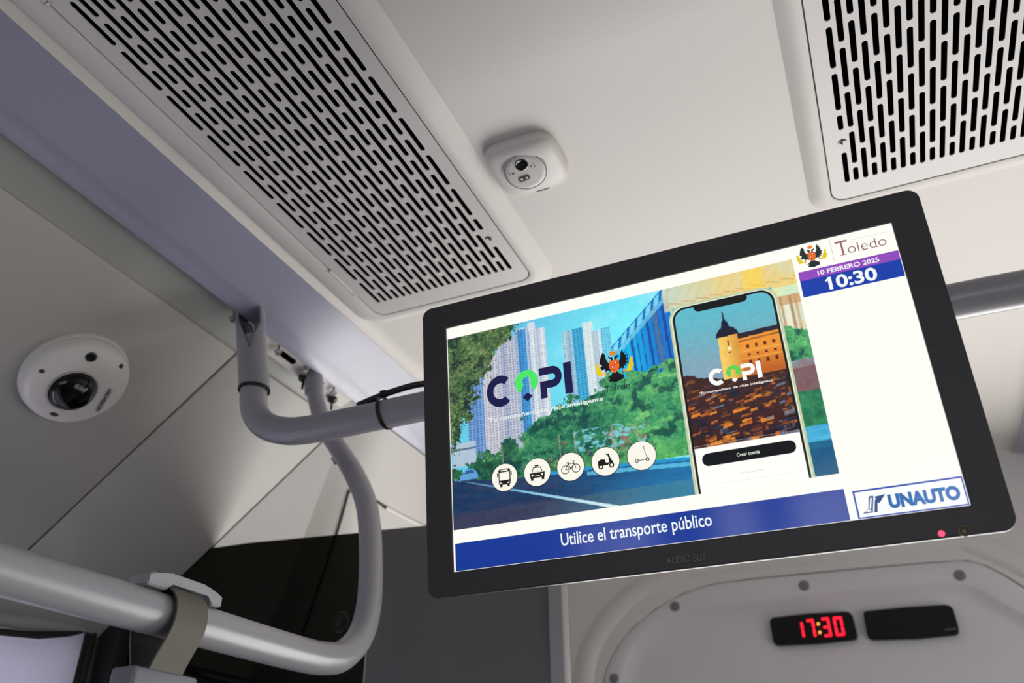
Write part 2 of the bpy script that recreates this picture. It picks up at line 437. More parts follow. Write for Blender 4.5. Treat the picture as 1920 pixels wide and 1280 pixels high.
for b4 in ((-.0190, -.0181, .0035, .0085), (.0136, .0145, .0030, .0095)):
    bm = bmesh.new(); add_box(bm, *b4, 0, .0007); obj('index_mark', bm, mat('mark_grey', (110, 108, 108), .6), ball).location = (0, 0, .0018)
bm = bmesh.new(); add_tube(bm, [(-.004, -.0400, .0163), (.006, -.0405, .0163), (.014, -.0400, .0162)], .0008, n=8); obj('slot', bm, mat('mark_grey', (110, 108, 108), .6), t)

# ------------------------------------------------------------------ round dome camera on the cove
nd = Vector((sn, 0, -cs)); dY = Vector((0, 1, 0))
t = thing('dome_camera', 'round white dome camera with a black glass bubble on the left cove panel', 'camera',
          frame(V(-.959, .706, .564) + Vector((0, -.005, 0)), dY, dY.cross(nd)*-1))
# local x = along the bus, local z must point out of the panel
mw = Matrix((dY, nd.cross(dY), nd)).transposed().to_4x4(); mw.translation = V(-.959, .704, .564); t.matrix_world = mw
# local y = nd x dY ; down-slope direction t2 = (-cs,0,-sn)
t2 = Vector((-cs, 0, -sn)); SY = 1 if nd.cross(dY).dot(t2) > 0 else -1
bm = bmesh.new()
add_lathe(bm, [(.0680, .0002), (.0702, .003), (.0702, .010), (.0697, .0125), (.0690, .0128), (.0690, .0150), (.0672, .0230), (.0640, .0290), (.0590, .0318), (.0400, .0335), (.0330, .0335)], 72)
obj('housing', bm, M_WHITE, t, True, 35)
bx, by = -.0035, SY*.0095
bm = bmesh.new(); add_lathe(bm, [(.0325, .0325), (.0325, .0350), (.0312, .0358), (.0300, .0352), (.0295, .0330)], 48, bx, by, False); obj('bezel_ring', bm, mat('ring_grey', (150, 148, 150), .35), t, True)
bm = bmesh.new()
add_lathe(bm, [(.0296*math.cos(a), .0340+.0210*math.sin(a)) for a in [math.pi/2*i/10 for i in range(10)]]+[(0, .0550)], 48, bx, by)
obj('bubble', bm, mat('dark_dome', (6, 6, 8), .12, spec=.4), t, True, 70)
bm = bmesh.new(); add_lathe(bm, [(.0073, .0325), (.0073, .0345), (.0060, .0350), (.005, .0342), (0, .0342)], 28, -.0215, SY*-.0440); obj('microphone', bm, M_BLKP, t, True)
for x, y, a, ln in ((-.0560, .0060, -20, 1.0), (.0225, -.0535, 60, 1.0), (.0050, .0520, -10, 1.7)):
    bm = bmesh.new(); add_cyl(bm, .0036, .0036, 0, .0016, 20)
    for v in bm.verts: v.co.x *= ln; v.co.y *= .8
    o = obj('screw', bm, mat('screw_grey', (74, 72, 68), .4, metal=.3), t); o.location = (x, SY*y, .0312); o.rotation_euler = (0, 0, math.radians(a*SY))
w = letters('HIKVISION', 0, .040, 0, .0064, 0, M_INK, t, bold=.02, half=.01, zt=.0004, shear=.15)
w.location = (.0335, SY*-.0180, .0348)
dv = Vector((.0115, .0383)) ; w.rotation_euler = (0, 0, math.atan2(SY*dv.y, dv.x))

# ------------------------------------------------------------------ crosswise grab rail that carries the television
YR = .82
def thing_at(name, label, cat, loc, group=None): return thing(name, label, cat, Matrix.Translation(loc), group)
def rel(t, p): return Vector(p) - t.matrix_world.translation
t = thing_at('grab_rail', 'grey crosswise grab rail with bent end carrying the television', 'rail', V(-.73, YR, .53))
bar = t
path = [(-.7385, YR, .560), (-.7375, YR, .533), (-.728, YR, .505), (-.707, YR, .484), (-.678, YR, .4715), (-.648, YR, .466), (-.60, YR, .4645), (-.45, YR, .4645), (-.20, YR, .463), (.133, YR, .4595), (.25, YR, .4585), (.385, YR, .4715), (.42, YR, .4900), (.43, YR, .533), (.43, YR, .56)]
bm = bmesh.new(); add_tube(bm, [rel(t, V(*p)) for p in path], .0186, n=32, sub=6); obj('pipe', bm, M_RAIL, t, True, 60)
def sleeve(t, x0, x1, zlow, ztop):
    """half-open socket: a C-shaped shell round the pipe that flares up to the fixing rail"""
    bm = bmesh.new(); rings = []; n = 40; lev = [0, .10, .40, .60, .80, 1.0]
    for l in lev:
        z = zlow + (ztop-zlow)*l; x = x0 + (x1-x0)*l; r = .0215 + .002*max(0, l-.6)
        open_ = 0.0 if l < .55 else min(1.0, (l-.5)/.25)*math.radians(52)
        a0 = math.radians(-62)
        row = []
        for side in (r, r-.003):
            for i in range(n+1):
                a = a0 + open_ + (2*math.pi-2*open_)*i/n
                row.append(bm.verts.new(rel(t, V(x+side*math.cos(a), YR+side*math.sin(a), z))))
        rings.append(row)
    m = n+1
    for a, b in zip(rings, rings[1:]):
        for i in range(n):
            bm.faces.new((a[i], a[i+1], b[i+1], b[i])); bm.faces.new((a[m+i], b[m+i], b[m+i+1], a[m+i+1]))
        for i in (0, n): bm.faces.new((a[i], b[i], b[m+i], a[m+i]))
    for a in (rings[0], rings[-1]):
        for i in range(n): bm.faces.new((a[i], a[m+i], a[m+i+1], a[i+1]))
    return obj('sleeve', bm, M_SLEEVE, t, True, 50)
sleeve(t, -.7385, -.772, .548, .686)
bm = bmesh.new(); band_ring(bm, rel(t, V(-.7385, YR, .545)), (0, 0, 1), .0186, .0035, .0035); obj('collar', bm, M_RUBBER, t)
bm = bmesh.new(); add_tube(bm, [rel(t, V(x, YR, z)) for x, z in ((-.7395, .550), (-.750, .60), (-.760, .632))], .0165, n=20); obj('inner_spigot', bm, M_SLEEVE, t, True)
bm = bmesh.new(); add_prism(bm, [(-.004, 0), (.006, 0), (.001, .030)], -.0015, .0015)
o = obj('blue_wedge', bm, M_BLUE, t); o['label'] = 'small blue wedge'; o.location = rel(t, V(-.768, YR-.0105, .622)); o.rotation_euler = (math.radians(90), 0, 0)
bm = bmesh.new(); add_tube(bm, [rel(t, V(*p)) for p in ((-.764, YR-.010, .653), (-.757, YR-.013, .6545), (-.751, YR-.010, .648), (-.749, YR-.004, .634))], .0014, n=8)
obj('spring_clip', bm, M_STEEL, t, True)

# black cable and the ties that hold it on the rail
bm = bmesh.new()
c = [(-.560, YR-.004, .4835), (-.535, YR-.006, .4872), (-.505, YR-.008, .4905), (-.47, YR-.006, .4935), (-.43, YR+.004, .4925), (-.38, YR+.012, .4880), (-.30, YR+.02, .486)]
add_tube(bm, [V(*p) for p in c], .0042, n=12)
tag(obj('cable', bm, M_BLKP, None, True), 'black cable running along the top of the grab rail into the television', 'cable')
t = thing_at('cable_tie', 'black cable tie looped around the grab rail left of the television', 'cable tie', V(-.520, YR, .4645))
bm = bmesh.new(); band_ring(bm, (0, -.001, .0012), (1, 0, .10), .0198, .0042, .0018); obj('loop', bm, M_BLKP, t)
bm = bmesh.new(); add_box(bm, -.004, .005, -.013, -.006, .0205, .0285, .0012); obj('head', bm, M_BLKP, t)

# ------------------------------------------------------------------ lengthwise handrail with its upward bend
t = thing_at('handrail', 'long grey handrail at lower left curving up to the ceiling channel', 'rail', V(-.60, .60, .18))
path = [(-.600, -.60, .177, .0187), (-.600, .0, .178, .0187), (-.600, .43, .1785, .0187), (-.600, .60, .179, .0187), (-.600, .80, .180, .0185), (-.6000, .860, .184, .0183),
        (-.6005, .893, .193, .0178), (-.6020, .928, .220, .0170), (-.608, .952, .259, .0165), (-.618, .968, .308, .0162), (-.632, .980, .370, .0160),
        (-.648, .986, .423, .0157), (-.677, .991, .474, .0153), (-.713, 1.000, .521, .0148), (-.750, 1.006, .570, .0142), (-.778, 1.010, .630, .0135), (-.794, 1.015, .683, .0135)]
bm = bmesh.new(); add_tube(bm, [(*rel(t, V(*p[:3])), p[3]) for p in path], .018, n=32, sub=6); obj('pipe', bm, M_RAIL, t, True, 60)
bm = bmesh.new(); add_tube(bm, [rel(t, V(-.783, 1.0115, .640)), rel(t, V(-.794, 1.015, .687))], .0158, n=24, smooth=False); obj('socket', bm, M_SLEEVE, t, True, 50)
bm = bmesh.new(); add_tube(bm, [rel(t, V(-.722, .998, .508)), rel(t, V(-.713, .995, .498))], .0035, n=10); obj('grub_screw', bm, M_STEEL, t)

# fixings in the channel: slotted plate, bolts and clamp knobs
t = thing_at('mounting_plate', 'slotted pale mounting plate in the channel between the two rail ends', 'bracket', V(-.795, .95, .683))
sl = [rrect(-.052, -.006, -.0055, .0055, .0054)]
me = fill([rrect(-.100, .150, -.016, .016, .003)] + sl + [rrect(.060, .075, -.004, .004, .0039)], .0012)
o = link('plate', me, M_CEIL, t)
pa = math.atan2(.010, .028)
mwp = Matrix((Vector((0, 1, 0)), Vector((-cs*0-.90, 0, -.42)).normalized(), Vector((0, 1, 0)).cross(Vector((-.90, 0, -.42)).normalized()))).transposed().to_4x4()
mwp.translation = V(-.796, .975, .6775); t.matrix_world = mwp
bm = bmesh.new(); add_box(bm, -.06, .09, -.010, .010, .0025, .0045); obj('backing', bm, M_BLACK, t)
def bolt(y, label, grp='bolts along the channel'):
    b = thing_at('bolt', label, 'bolt', V(-.7885, y, .6680), grp)
    bm = bmesh.new(); add_cyl(bm, .0046, .0042, -.004, .0010, 6); obj('head', bm, M_STEEL, b)
    bm = bmesh.new(); add_cyl(bm, .0062, .0062, .0010, .0024, 20); add_cyl(bm, .002, .002, .0024, .016, 10); obj('washer', bm, M_STEEL, b)
    return b
bolt(.807, 'steel bolt at the channel edge, outside the left end of the crosswise rail')
bolt(.915, 'steel bolt just above the black slot in the mounting plate')
bolt(.987, 'steel bolt at the top end of the curving handrail, left side')
bolt(1.071, 'steel bolt next to the lamp strip, farthest along the channel')
def knob(y, label):
    k = thing_at('clamp_knob', label, 'knob', V(-.802, y, .6690), 'black clamp knobs beside the channel bolts')
    bm = bmesh.new(); add_lathe(bm, [(.004, .014), (.004, .002), (.0085, .001), (.009, -.004), (.006, -.007), (0, -.0075)], 16); obj('grip', bm, M_BLKP, k, True)
    bm = bmesh.new(); add_cyl(bm, .002, .002, -.022, -.007, 8); obj('stud', bm, M_BLKP, k)
knob(1.003, 'black clamp knob left of the top end of the curving handrail')
knob(1.088, 'black clamp knob right of the top end of the curving handrail')

# ------------------------------------------------------------------ hanging strap on the handrail
t = thing_at('hanging_strap', 'olive grey hanging strap looped over the handrail at lower left', 'strap', V(-.600, .608, .178))
bm = bmesh.new()
w = .020; loop = [(.010, -.050), (.014, -.038), (.0215, -.020), (.0245, -.006), (.0215, .012), (.012, .0225), (0, .026), (-.012, .0225), (-.0215, .012), (-.0245, -.006), (-.0215, -.020), (-.014, -.038), (-.010, -.050)]
lp = catmull([(a, b, 0) for a, b in loop], 5); rows = []
for i, p in enumerate(lp):
    tt = (lp[min(i+1, len(lp)-1)]-lp[max(i-1, 0)]); tt = tt/np.linalg.norm(tt); nx, nz = -tt[1], tt[0]
    dy = -.006*max(0, min(1, (-.0-p[1])/.05))
    rows.append([bm.verts.new((p[0]+nx*h, dy+s*w, p[1]+nz*h)) for s, h in ((-1, -.0010), (1, -.0010), (1, .0010), (-1, .0010))])
for a, b in zip(rows, rows[1:]):
    for k in range(4): bm.faces.new((a[k], a[(k+1) % 4], b[(k+1) % 4], b[k]))
bm.faces.new(rows[0]); bm.faces.new(rows[-1][::-1])
obj('band', bm, M_STRAP, t, True, 40)
bm = bmesh.new(); rows = []
for i, p in enumerate(lp):
    tt = (lp[min(i+1, len(lp)-1)]-lp[max(i-1, 0)]); tt = tt/np.linalg.norm(tt); nx, nz = -tt[1], tt[0]
    dy = -.006*max(0, min(1, (-.0-p[1])/.05))
    rows.append([bm.verts.new((p[0]+nx*h, dy+s*w*.97, p[1]+nz*h)) for s, h in ((-1, .0011), (1, .0011), (1, .0017), (-1, .0017))])
for a, b in zip(rows, rows[1:]):
    for k in range(4): bm.faces.new((a[k], a[(k+1) % 4], b[(k+1) % 4], b[k]))
obj('lining', bm, M_RUBBER, t, True, 40)['label'] = 'dark lining added for the shade inside the strap'  # dark layer added in place of shadow inside the loop
bm = bmesh.new()
prof = [(-.048, .0200), (-.048, .0290), (-.040, .0330), (-.024, .0335), (-.022, .0360), (.026, .0360), (.030, .0330), (.040, .0320), (.050, .0300), (.050, .0200), (.036, .0190), (.030, .0275), (-.018, .0275), (-.024, .0195)]
pa = [bm.verts.new((-.012, y, z)) for y, z in prof]; pb = [bm.verts.new((.012, y, z)) for y, z in prof]
for i in range(len(prof)): bm.faces.new((pa[i], pa[(i+1) % len(prof)], pb[(i+1) % len(prof)], pb[i]))
f1 = bm.faces.new(pa); f2 = bm.faces.new(pb[::-1])
bmesh.ops.bevel(bm, geom=[e for e in bm.edges], offset=.0012, segments=2, affect='EDGES')
obj('clip', bm, M_CLIP, t, True, 40)
bm = bmesh.new()
add_box(bm, -.014, .014, -.044, .034, -.070, -.047, .004, 3)
hp = [(0, -.034, -.066), (0, -.048, -.10), (0, -.056, -.15), (0, -.040, -.172), (0, -.005, -.177), (0, .030, -.172), (0, .046, -.15), (0, .038, -.10), (0, .024, -.066)]
add_tube(bm, hp, .009, n=14)
obj('handle', bm, M_HANDLE, t, True, 45)

# ------------------------------------------------------------------ partition behind the driver
YP = 1.162
t = thing_at('cab_partition', 'dark glass and grey panel partition standing behind the driver seat', 'partition', V(-.85, YP, -.60))
def plate_xz(name, outs, y, thick, m, parent, bevel=0.0):
    """upright plate across the bus; outlines in (x, z)"""
    o0 = parent.matrix_world.translation if parent else Vector((0, 0, 0))
    me = fill([[(x, z+CZ) for x, z in p] for p in outs], thick/2, bevel)
    me.transform(Matrix.Rotation(math.radians(90), 4, 'X')); me.transform(Matrix.Translation((0, y+thick/2, 0)))
    me.transform(Matrix.Translation(-o0))
    return link(name, me, m, parent)
gl = [(-.7385, -.62), (-.7385, .4450), (-.763, .4450), (-.896, .4525), (-1.00, .4580), (-1.085, .4590), (-1.115, .4560), (-1.143, .4480), (-1.165, .4330), (-1.180, .4120), (-1.195, .3700), (-1.270, .3060), (-1.292, .2850), (-1.292, -.62)]
o = plate_xz('glass_pane', [gl], YP, .006, M_GLASS, t)
gp = [(-.7385, -.62), (-.4355, -.62), (-.4355, .4330), (-.642, .4400), (-.7385, .4450)]
plate_xz('grey_panel', [gp], YP, .010, M_FILM, t, .001)
plate_xz('post', [[(-.4350, -.62), (-.4135, -.62), (-.4135, .4320), (-.4350, .4330)]], YP-.004, .022, M_POST, t, .002)
plate_xz('joint_strip', [[(-.7400, -.62), (-.7372, -.62), (-.7372, .4440), (-.7400, .4440)]], YP-.0025, .002, M_POST, t)
bm = bmesh.new(); add_lathe(bm, [(.0165, 0), (.0165, .004), (.0140, .006), (.0125, .0035), (.0075, .0035), (.0065, .0075), (0, .0075)], 32)
o = obj('lock', bm, mat('lock_dark', (46, 46, 42), .35, metal=.5), t, True, 40); o.location = rel(t, V(-.789, YP, .301)); o.rotation_euler = (math.radians(90), 0, 0)

# ------------------------------------------------------------------ front fascia, hatch and displays
def offset_poly(p, d):
    out = []
    for i in range(len(p)):
        a = Vector(p[i-1]); b = Vector(p[i]); c = Vector(p[(i+1) % len(p)])
        n1 = Vector((-(b-a).y, (b-a).x)).normalized(); n2 = Vector((-(c-b).y, (c-b).x)).normalized()
        n = (n1+n2).normalized(); out.append(tuple(b + n*d/max(.5, n.dot(n1))))
    return out
seam_top = [(-.6278, .2793), (-.623, .3136), (-.6115, .3479), (-.5852, .3876), (-.5426, .4299), (-.4806, .4694), (-.4135, .4972), (-.3488, .5113), (-.2622, .5139), (-.1435, .5125), (.0143, .5096), (.1317, .506), (.1981, .5014), (.2296, .4863), (.2582, .463), (.2848, .436), (.3358, .3832), (.40, .30), (.42, .24)]
seam = [(-.630, .24)] + seam_top
seam = [tuple(p) for p in seam]
YFA = 2.0
outer = [(-.79, .22), (-.79, .70), (-.665, .735), (.335, .735), (.46, .70), (.52, .66), (.95, .31), (.95, .22)]
o = plate_xz('wall_front', [outer, [(x, max(z, .2401)) for x, z in seam]], YFA, .012, M_FASC, None, .0015); struct(o)
bm = bmesh.new(); add_box(bm, -.65, .45, YFA+.014, YFA+.018, CZ+.23, CZ+.53); struct(obj('trim_6', bm, M_SEAM))
# raised moulding that frames the hatch
frm = [(-.6647-.012, .24), (-.6647, .3164), (-.6372, .4003), (-.5607, .4824), (-.4748, .5277), (-.36, .5480), (-.10, .5480), (.10, .5440), (.190, .5400), (.2202, .5272), (.2948, .4708), (.38, .385), (.46, .27)]
bm = bmesh.new(); rows = []
ctr = Vector((-.13, .20))
for x, z in [tuple(q[:2]) for q in catmull([(a, b, 0) for a, b in frm], 4)]:
    d = (Vector((x, z)) - ctr).normalized()
    rows.append([bm.verts.new(V(x+d.x*s, YFA-h, z+d.y*s)) for s, h in ((-.020, .001), (-.013, .0065), (-.004, .010), (.006, .0105), (.018, .0085), (.034, .001))])
for a, b in zip(rows, rows[1:]):
    for k in range(5): bm.faces.new((a[k], a[k+1], b[k+1], b[k]))
struct(obj('trim_7', bm, M_FASC, None, True, 60))
# hatch lid
t = thing_at('ceiling_hatch', 'pale grey moulded hatch cover with screws around the two black displays', 'hatch', V(-.13, YFA, .22))
def resample(p, n=60):
    P = [Vector(q) for q in p]; L = [0]
    for a, b in zip(P, P[1:]): L.append(L[-1]+(b-a).length)
    out = []; j = 0
    for i in range(n):
        s = L[-1]*i/(n-1)
        while j < len(L)-2 and L[j+1] < s: j += 1
        out.append(P[j].lerp(P[j+1], (s-L[j])/(L[j+1]-L[j])))
    return out
bo = [(-.60, .24), (-.5896, .277), (-.5806, .3107), (-.5505, .3823), (-.484, .4343), (-.3967, .4575), (-.2908, .4589), (-.1492, .461), (.012, .4635), (.1381, .4598), (.1927, .4461), (.2236, .4199), (.2686, .3793), (.3194, .3286), (.38, .27), (.40, .24)]
bi = [(-.575, .24), (-.5619, .2753), (-.5528, .3088), (-.525, .3649), (-.4673, .4111), (-.3832, .4357), (-.2854, .4382), (-.1531, .4392), (.0074, .4423), (.133, .4392), (.1816, .4264), (.2116, .4007), (.2623, .357), (.312, .3043), (.36, .255), (.37, .24)]
sm = [tuple(q[:2]) for q in catmull([(a, b, 0) for a, b in seam], 4)]
def sm2(p): return [tuple(q[:2]) for q in catmull([(a, b, 0) for a, b in p], 4)]
S1 = resample(sm, 90); S2 = resample(sm2(bo), 90); S3 = resample(sm2(bi), 90)
bm = bmesh.new(); rows = []
o0 = t.matrix_world.translation
for a, b, c in zip(S1, S2, S3):
    d = (b-a).normalized()
    q = [(a+d*.0022, -.006), (a+d*.0026, .0005), (a+d*.005, .0020), (b-d*.002, .0022), (b, .0012), (b.lerp(c, .5), -.006), (c, -.0105), (c+(c-b)*.35, -.0115)]
    rows.append([bm.verts.new(V(p.x, YFA-h, p.y)-o0) for p, h in q])
for a, b in zip(rows, rows[1:]):
    for k in range(len(a)-1): bm.faces.new((a[k], a[k+1], b[k+1], b[k]))
inner = [r[-1] for r in rows]
f = bm.faces.new(inner); bmesh.ops.triangulate(bm, faces=[f])
obj('lid', bm, M_HATCH, t, True, 60)
for x, z in ((-.594, .3209), (-.4345, .4685), (-.1392, .4846), (.1749, .4714)):
    bm = bmesh.new(); add_lathe(bm, [(.0115, 0), (.0115, .0015), (.0095, .0028), (.0035, .0030), (.003, .0015), (0, .0015)], 24)
    o = obj('screw_cap', bm, M_SCREW, t, True, 40); o.location = rel(t, V(x, YFA-.0018, z)); o.rotation_euler = (math.radians(90), 0, 0)

def display(pts, label, grp):
    c = V(sum(p[0] for p in pts)/len(pts), YFA, sum(p[1] for p in pts)/len(pts))
    t = thing_at('display', label, 'display', c, grp)
    pl = plate_xz('case', [pts], YFA-.002, .020, mat('display_black', (4, 4, 5), .28, spec=.25), t, .0018)
    return t
c1 = [(-.2262, .4130), (-.2240, .4195), (-.2170, .4228), (-.1441, .4243), (-.0640, .4208), (-.0560, .4180), (-.0515, .4100), (-.0500, .3720), (-.0515, .3650), (-.0580, .3615), (-.1326, .3600), (-.2150, .3630), (-.2225, .3660), (-.2257, .3730)]
c2 = [(-.0300, .4110), (-.0280, .4160), (-.0215, .4180), (.0593, .4184), (.1330, .4155), (.1410, .4125), (.1455, .4050), (.1460, .3660), (.1440, .3580), (.1370, .3545), (.0656, .3533), (-.0215, .3583), (-.0290, .3620), (-.0308, .3690)]
t = display(c1, 'black display glowing with a red clock time, left of the two on the hatch', 'black displays on the hatch')
SEG = {'1': 'bc', '7': 'abc', '3': 'abgcd', '0': 'abcdef'}
def digit(ch, x0, x1, z0, z1):
    w = .0046; zm = (z0+z1)/2; g = .0007
    B = {'a': (x0+.001, x1-.001, z1-w, z1), 'd': (x0+.001, x1-.001, z0, z0+w), 'g': (x0+.002, x1-.001, zm-w/2, zm+w/2),
         'b': (x1-w, x1, zm+g, z1-.001), 'c': (x1-w, x1, z0+.001, zm-g), 'f': (x0, x0+w, zm+g, z1-.001), 'e': (x0, x0+w, z0+.001, zm-g)}
    me_list = [rrect(*[v for v in B[s]], .0021, 4) for s in SEG[ch]]
    bm = bmesh.new()
    for p in me_list: add_prism(bm, [(x, z+CZ) for x, z in p], 0, .0008)
    bmesh.ops.rotate(bm, verts=bm.verts[:], cent=(0, 0, 0), matrix=Matrix.Rotation(math.radians(90), 3, 'X'))
    bmesh.ops.translate(bm, verts=bm.verts[:], vec=Vector((0, YFA-.0134, 0))-t.matrix_world.translation)
    obj('digit', bm, M_REDLED, t)
digit('1', -.1655, -.1560, .3725, .4055); digit('7', -.1480, -.1325, .3715, .4090); digit('3', -.1170, -.1005, .3700, .4095); digit('0', -.0920, -.0740, .3700, .4090)
for z in (.3980, .3803):
    bm = bmesh.new(); add_cyl(bm, .0032, .0032, 0, .0008, 16); o = obj('colon_dot', bm, M_AMBLED, t); o.location = rel(t, V(-.1240, YFA-.0134, z)); o.rotation_euler = (math.radians(90), 0, 0)
t = display(c2, 'blank black display on the hatch, right of the glowing clock', 'black displays on the hatch')
bm = bmesh.new(); add_box(bm, -.011, .011, -.0003, .0003, -.0011, .0011); o = obj('mark', bm, mat('mark_faint', (90, 88, 88), .5), t); o.location = rel(t, V(.130, YFA-.0133, .3640))

# ------------------------------------------------------------------ side door leaf at the lower left
t = thing_at('door_leaf', 'pale lilac bus door leaf with black rubber edge at the lower left corner', 'door', V(-1.27, .70, -.60))
def plate_yz(name, outs, x, thick, m, parent, bevel=0.0):
    o0 = parent.matrix_world.translation
    me = fill([[(y, z+CZ) for y, z in p] for p in outs], thick/2, bevel)
    me.transform(Matrix(((0, 0, 1, x), (1, 0, 0, 0), (0, 1, 0, 0), (0, 0, 0, 1)))); me.transform(Matrix.Translation(-o0))
    return link(name, me, m, parent)
topc = [(.10, .190), (.40, .235), (.70, .262), (.90, .277), (1.00, .287), (1.06, .302), (1.085, .312)]
lf_ = plate_yz('leaf', [[(.10, -.62), (1.085, -.62)] + topc[::-1]], -1.27, .02, M_DOOR, t, .004)
N_ = M_DOOR.node_tree.nodes; L_2 = M_DOOR.node_tree.links      # frosted panel: daylight from outside glows through it
tr_ = N_.new('ShaderNodeBsdfTranslucent'); tr_.inputs[0].default_value = (.80, .78, .86, 1); mx_ = N_.new('ShaderNodeMixShader'); mx_.inputs[0].default_value = .5
L_2.new(N_['Principled BSDF'].outputs[0], mx_.inputs[1]); L_2.new(tr_.outputs[0], mx_.inputs[2]); L_2.new(mx_.outputs[0], N_['Material Output'].inputs['Surface'])
bm = bmesh.new(); add_box(bm, -1.275, -1.258, 1.087, 1.100, CZ-.62, CZ+.315, .002); add_box(bm, -1.275, -1.262, 1.106, 1.116, CZ-.62, CZ+.318, .002)
for v in bm.verts: v.co -= t.matrix_world.translation
obj('rubber_edge', bm, M_RUBBER, t)
bm = bmesh.new()
add_tube(bm, [V(-1.268, y, z+.006)-t.matrix_world.translation for y, z in topc], .007, n=12)
obj('top_seal', bm, M_RUBBER, t, True)
bm = bmesh.new(); add_box(bm, -1.300, -1.222, 1.122, 1.156, CZ-.62, CZ+.352, .003)
struct(obj('trim_8', bm, M_RUBBER, None, True, 40))
# rounded header under the cove, over the door
t = thing_at('door_header', 'rounded grey header rail above the door leaf, under the cove', 'rail', V(-1.27, .5, .31))
bm = bmesh.new()
add_tube(bm, [V(-1.272, y, z)-t.matrix_world.translation for y, z in ((-.4, .298), (.3, .299), (.7, .302), (.92, .306), (1.04, .318), (1.10, .324))], .013, n=20)
obj('rail', bm, M_CLIP, t, True, 60)

# ------------------------------------------------------------------ television
P0 = V(-.3884, .7287, .5064)
ydir = Vector((0, -.1322, .9912)).normalized(); xdir = Vector((1, 0, 0))
SWD, SHT = .4772, .2722
tvm = frame(P0 + xdir*SWD/2 - ydir*SHT/2, xdir, ydir)
tv = thing('television', 'dark framed flat television showing a city advert, hung under the ceiling', 'television', tvm)
def UV(u, v): return (u-SWD/2, SHT/2-v)
# casing: rounded box with the opening for the panel
ox0, oy0 = UV(-.0305, .2970); ox1, oy1 = UV(.5075, -.0305)
ix0, iy0 = UV(0, SHT); ix1, iy1 = UV(SWD, 0)
me = fill([rrect(ox0, ox1, oy0, oy1, .0115, 8), rrect(ix0-.0008, ix1+.0008, iy0-.0008, iy1+.0008, .0012, 3)], .0025, .0012)
me.transform(Matrix.Translation((0, 0, -.0012)))
bez = link('bezel', me, M_BEZEL, tv)
for p in me.polygons: p.use_smooth = True
me.set_sharp_from_angle(angle=math.radians(50))
me = fill([rrect(ox0+.005, ox1-.005, oy0+.005, oy1-.005, .0105, 8)], .011, .003)
me.transform(Matrix.Translation((0, 0, -.0190))); b = link('back_shell', me, mat('tv_back', (120, 116, 120), .4), tv)
bm = bmesh.new(); add_box(bm, -.07, .07, -.02, .10, -.048, -.031, .003)
obj('wall_mount', bm, M_BEZEL, tv)
bm = bmesh.new(); add_cyl(bm, .0036, .0036, 0, .003, 16, .2700, -.1100*0+.0); bm.free()
bm = bmesh.new(); add_cyl(bm, .0026, .0026, 0, .002, 14); o = obj('side_screw', bm, M_BLKP, tv); o.location = (ox1-.0008, .0, -.016); o.rotation_euler = (0, math.radians(90), 0)
bm = bmesh.new(); add_lathe(bm, [(.0026, 0), (.0026, .0006), (.0018, .0012), (0, .0014)], 20); o = obj('standby_light', bm, M_STANDBY, tv); o.location = (*UV(.4504, .2930), .0022); o['label'] = 'glowing red standby light'
bm = bmesh.new(); add_lathe(bm, [(.0046, 0), (.0046, .0008), (.0036, .0009), (.0030, -.0002), (0, .0004)], 24); o = obj('infrared_sensor', bm, M_BRASS, tv, True, 40); o.location = (*UV(.4676, .2932), .0024)
x0, y0 = UV(.2185, .2915); x1, y1 = UV(.2555, .2848)
letters('AUDIO BUS', x0, x1, y0, y1, .0026, mat('embossed_logo', (24, 23, 25), .22, spec=.8), tv, 'logo_lettering', bold=.0, half=.01, zt=.0009, shear=.2)

# --- the lit panel
bm = bmesh.new(); vs = [bm.verts.new((x, y, 0)) for x, y in ((ix0-.0006, iy0-.0006), (ix1+.0006, iy0-.0006), (ix1+.0006, iy1+.0006), (ix0-.0006, iy1+.0006))]; bm.faces.new(vs)
bmesh.ops.solidify(bm, geom=bm.faces[:], thickness=.004)
scr = obj('screen', bm, lcd(255, 255, 246), tv)
zs = [.00010]
def flat(name, polys, m, z, parent=scr):
    me = fill([[UV(*p) for p in q] for q in polys], 0.0); me.transform(Matrix.Translation((0, 0, z)))
    return link(name, me, m, parent)
def rect(u0, v0, u1, v1): return [(u0, v0), (u1, v0), (u1, v1), (u0, v1)]
def circ(u, v, r, n=32, ry=None): return [(u+r*math.cos(2*math.pi*i/n), v+(ry or r)*math.sin(2*math.pi*i/n)) for i in range(n)]
def multi(name, polys, m, z, parent=scr):
    """several separate shapes of one printed colour (no holes) in one mesh"""
    bm = bmesh.new()
    for q in polys:
        f = bm.faces.new([bm.verts.new((*UV(*p), z)) for p in q])
        bmesh.ops.triangulate(bm, faces=[f])
    me = bpy.data.meshes.new(name); bm.to_mesh(me); bm.free()
    return link(name, me, m, parent)
def write(body, u0, u1, vt, vb, m, z=.0006, **k):
    x0, y0 = UV(u0, vb); x1, y1 = UV(u1, vt)
    return letters(body, x0, x1, y0, y1, z, m, scr, **k)

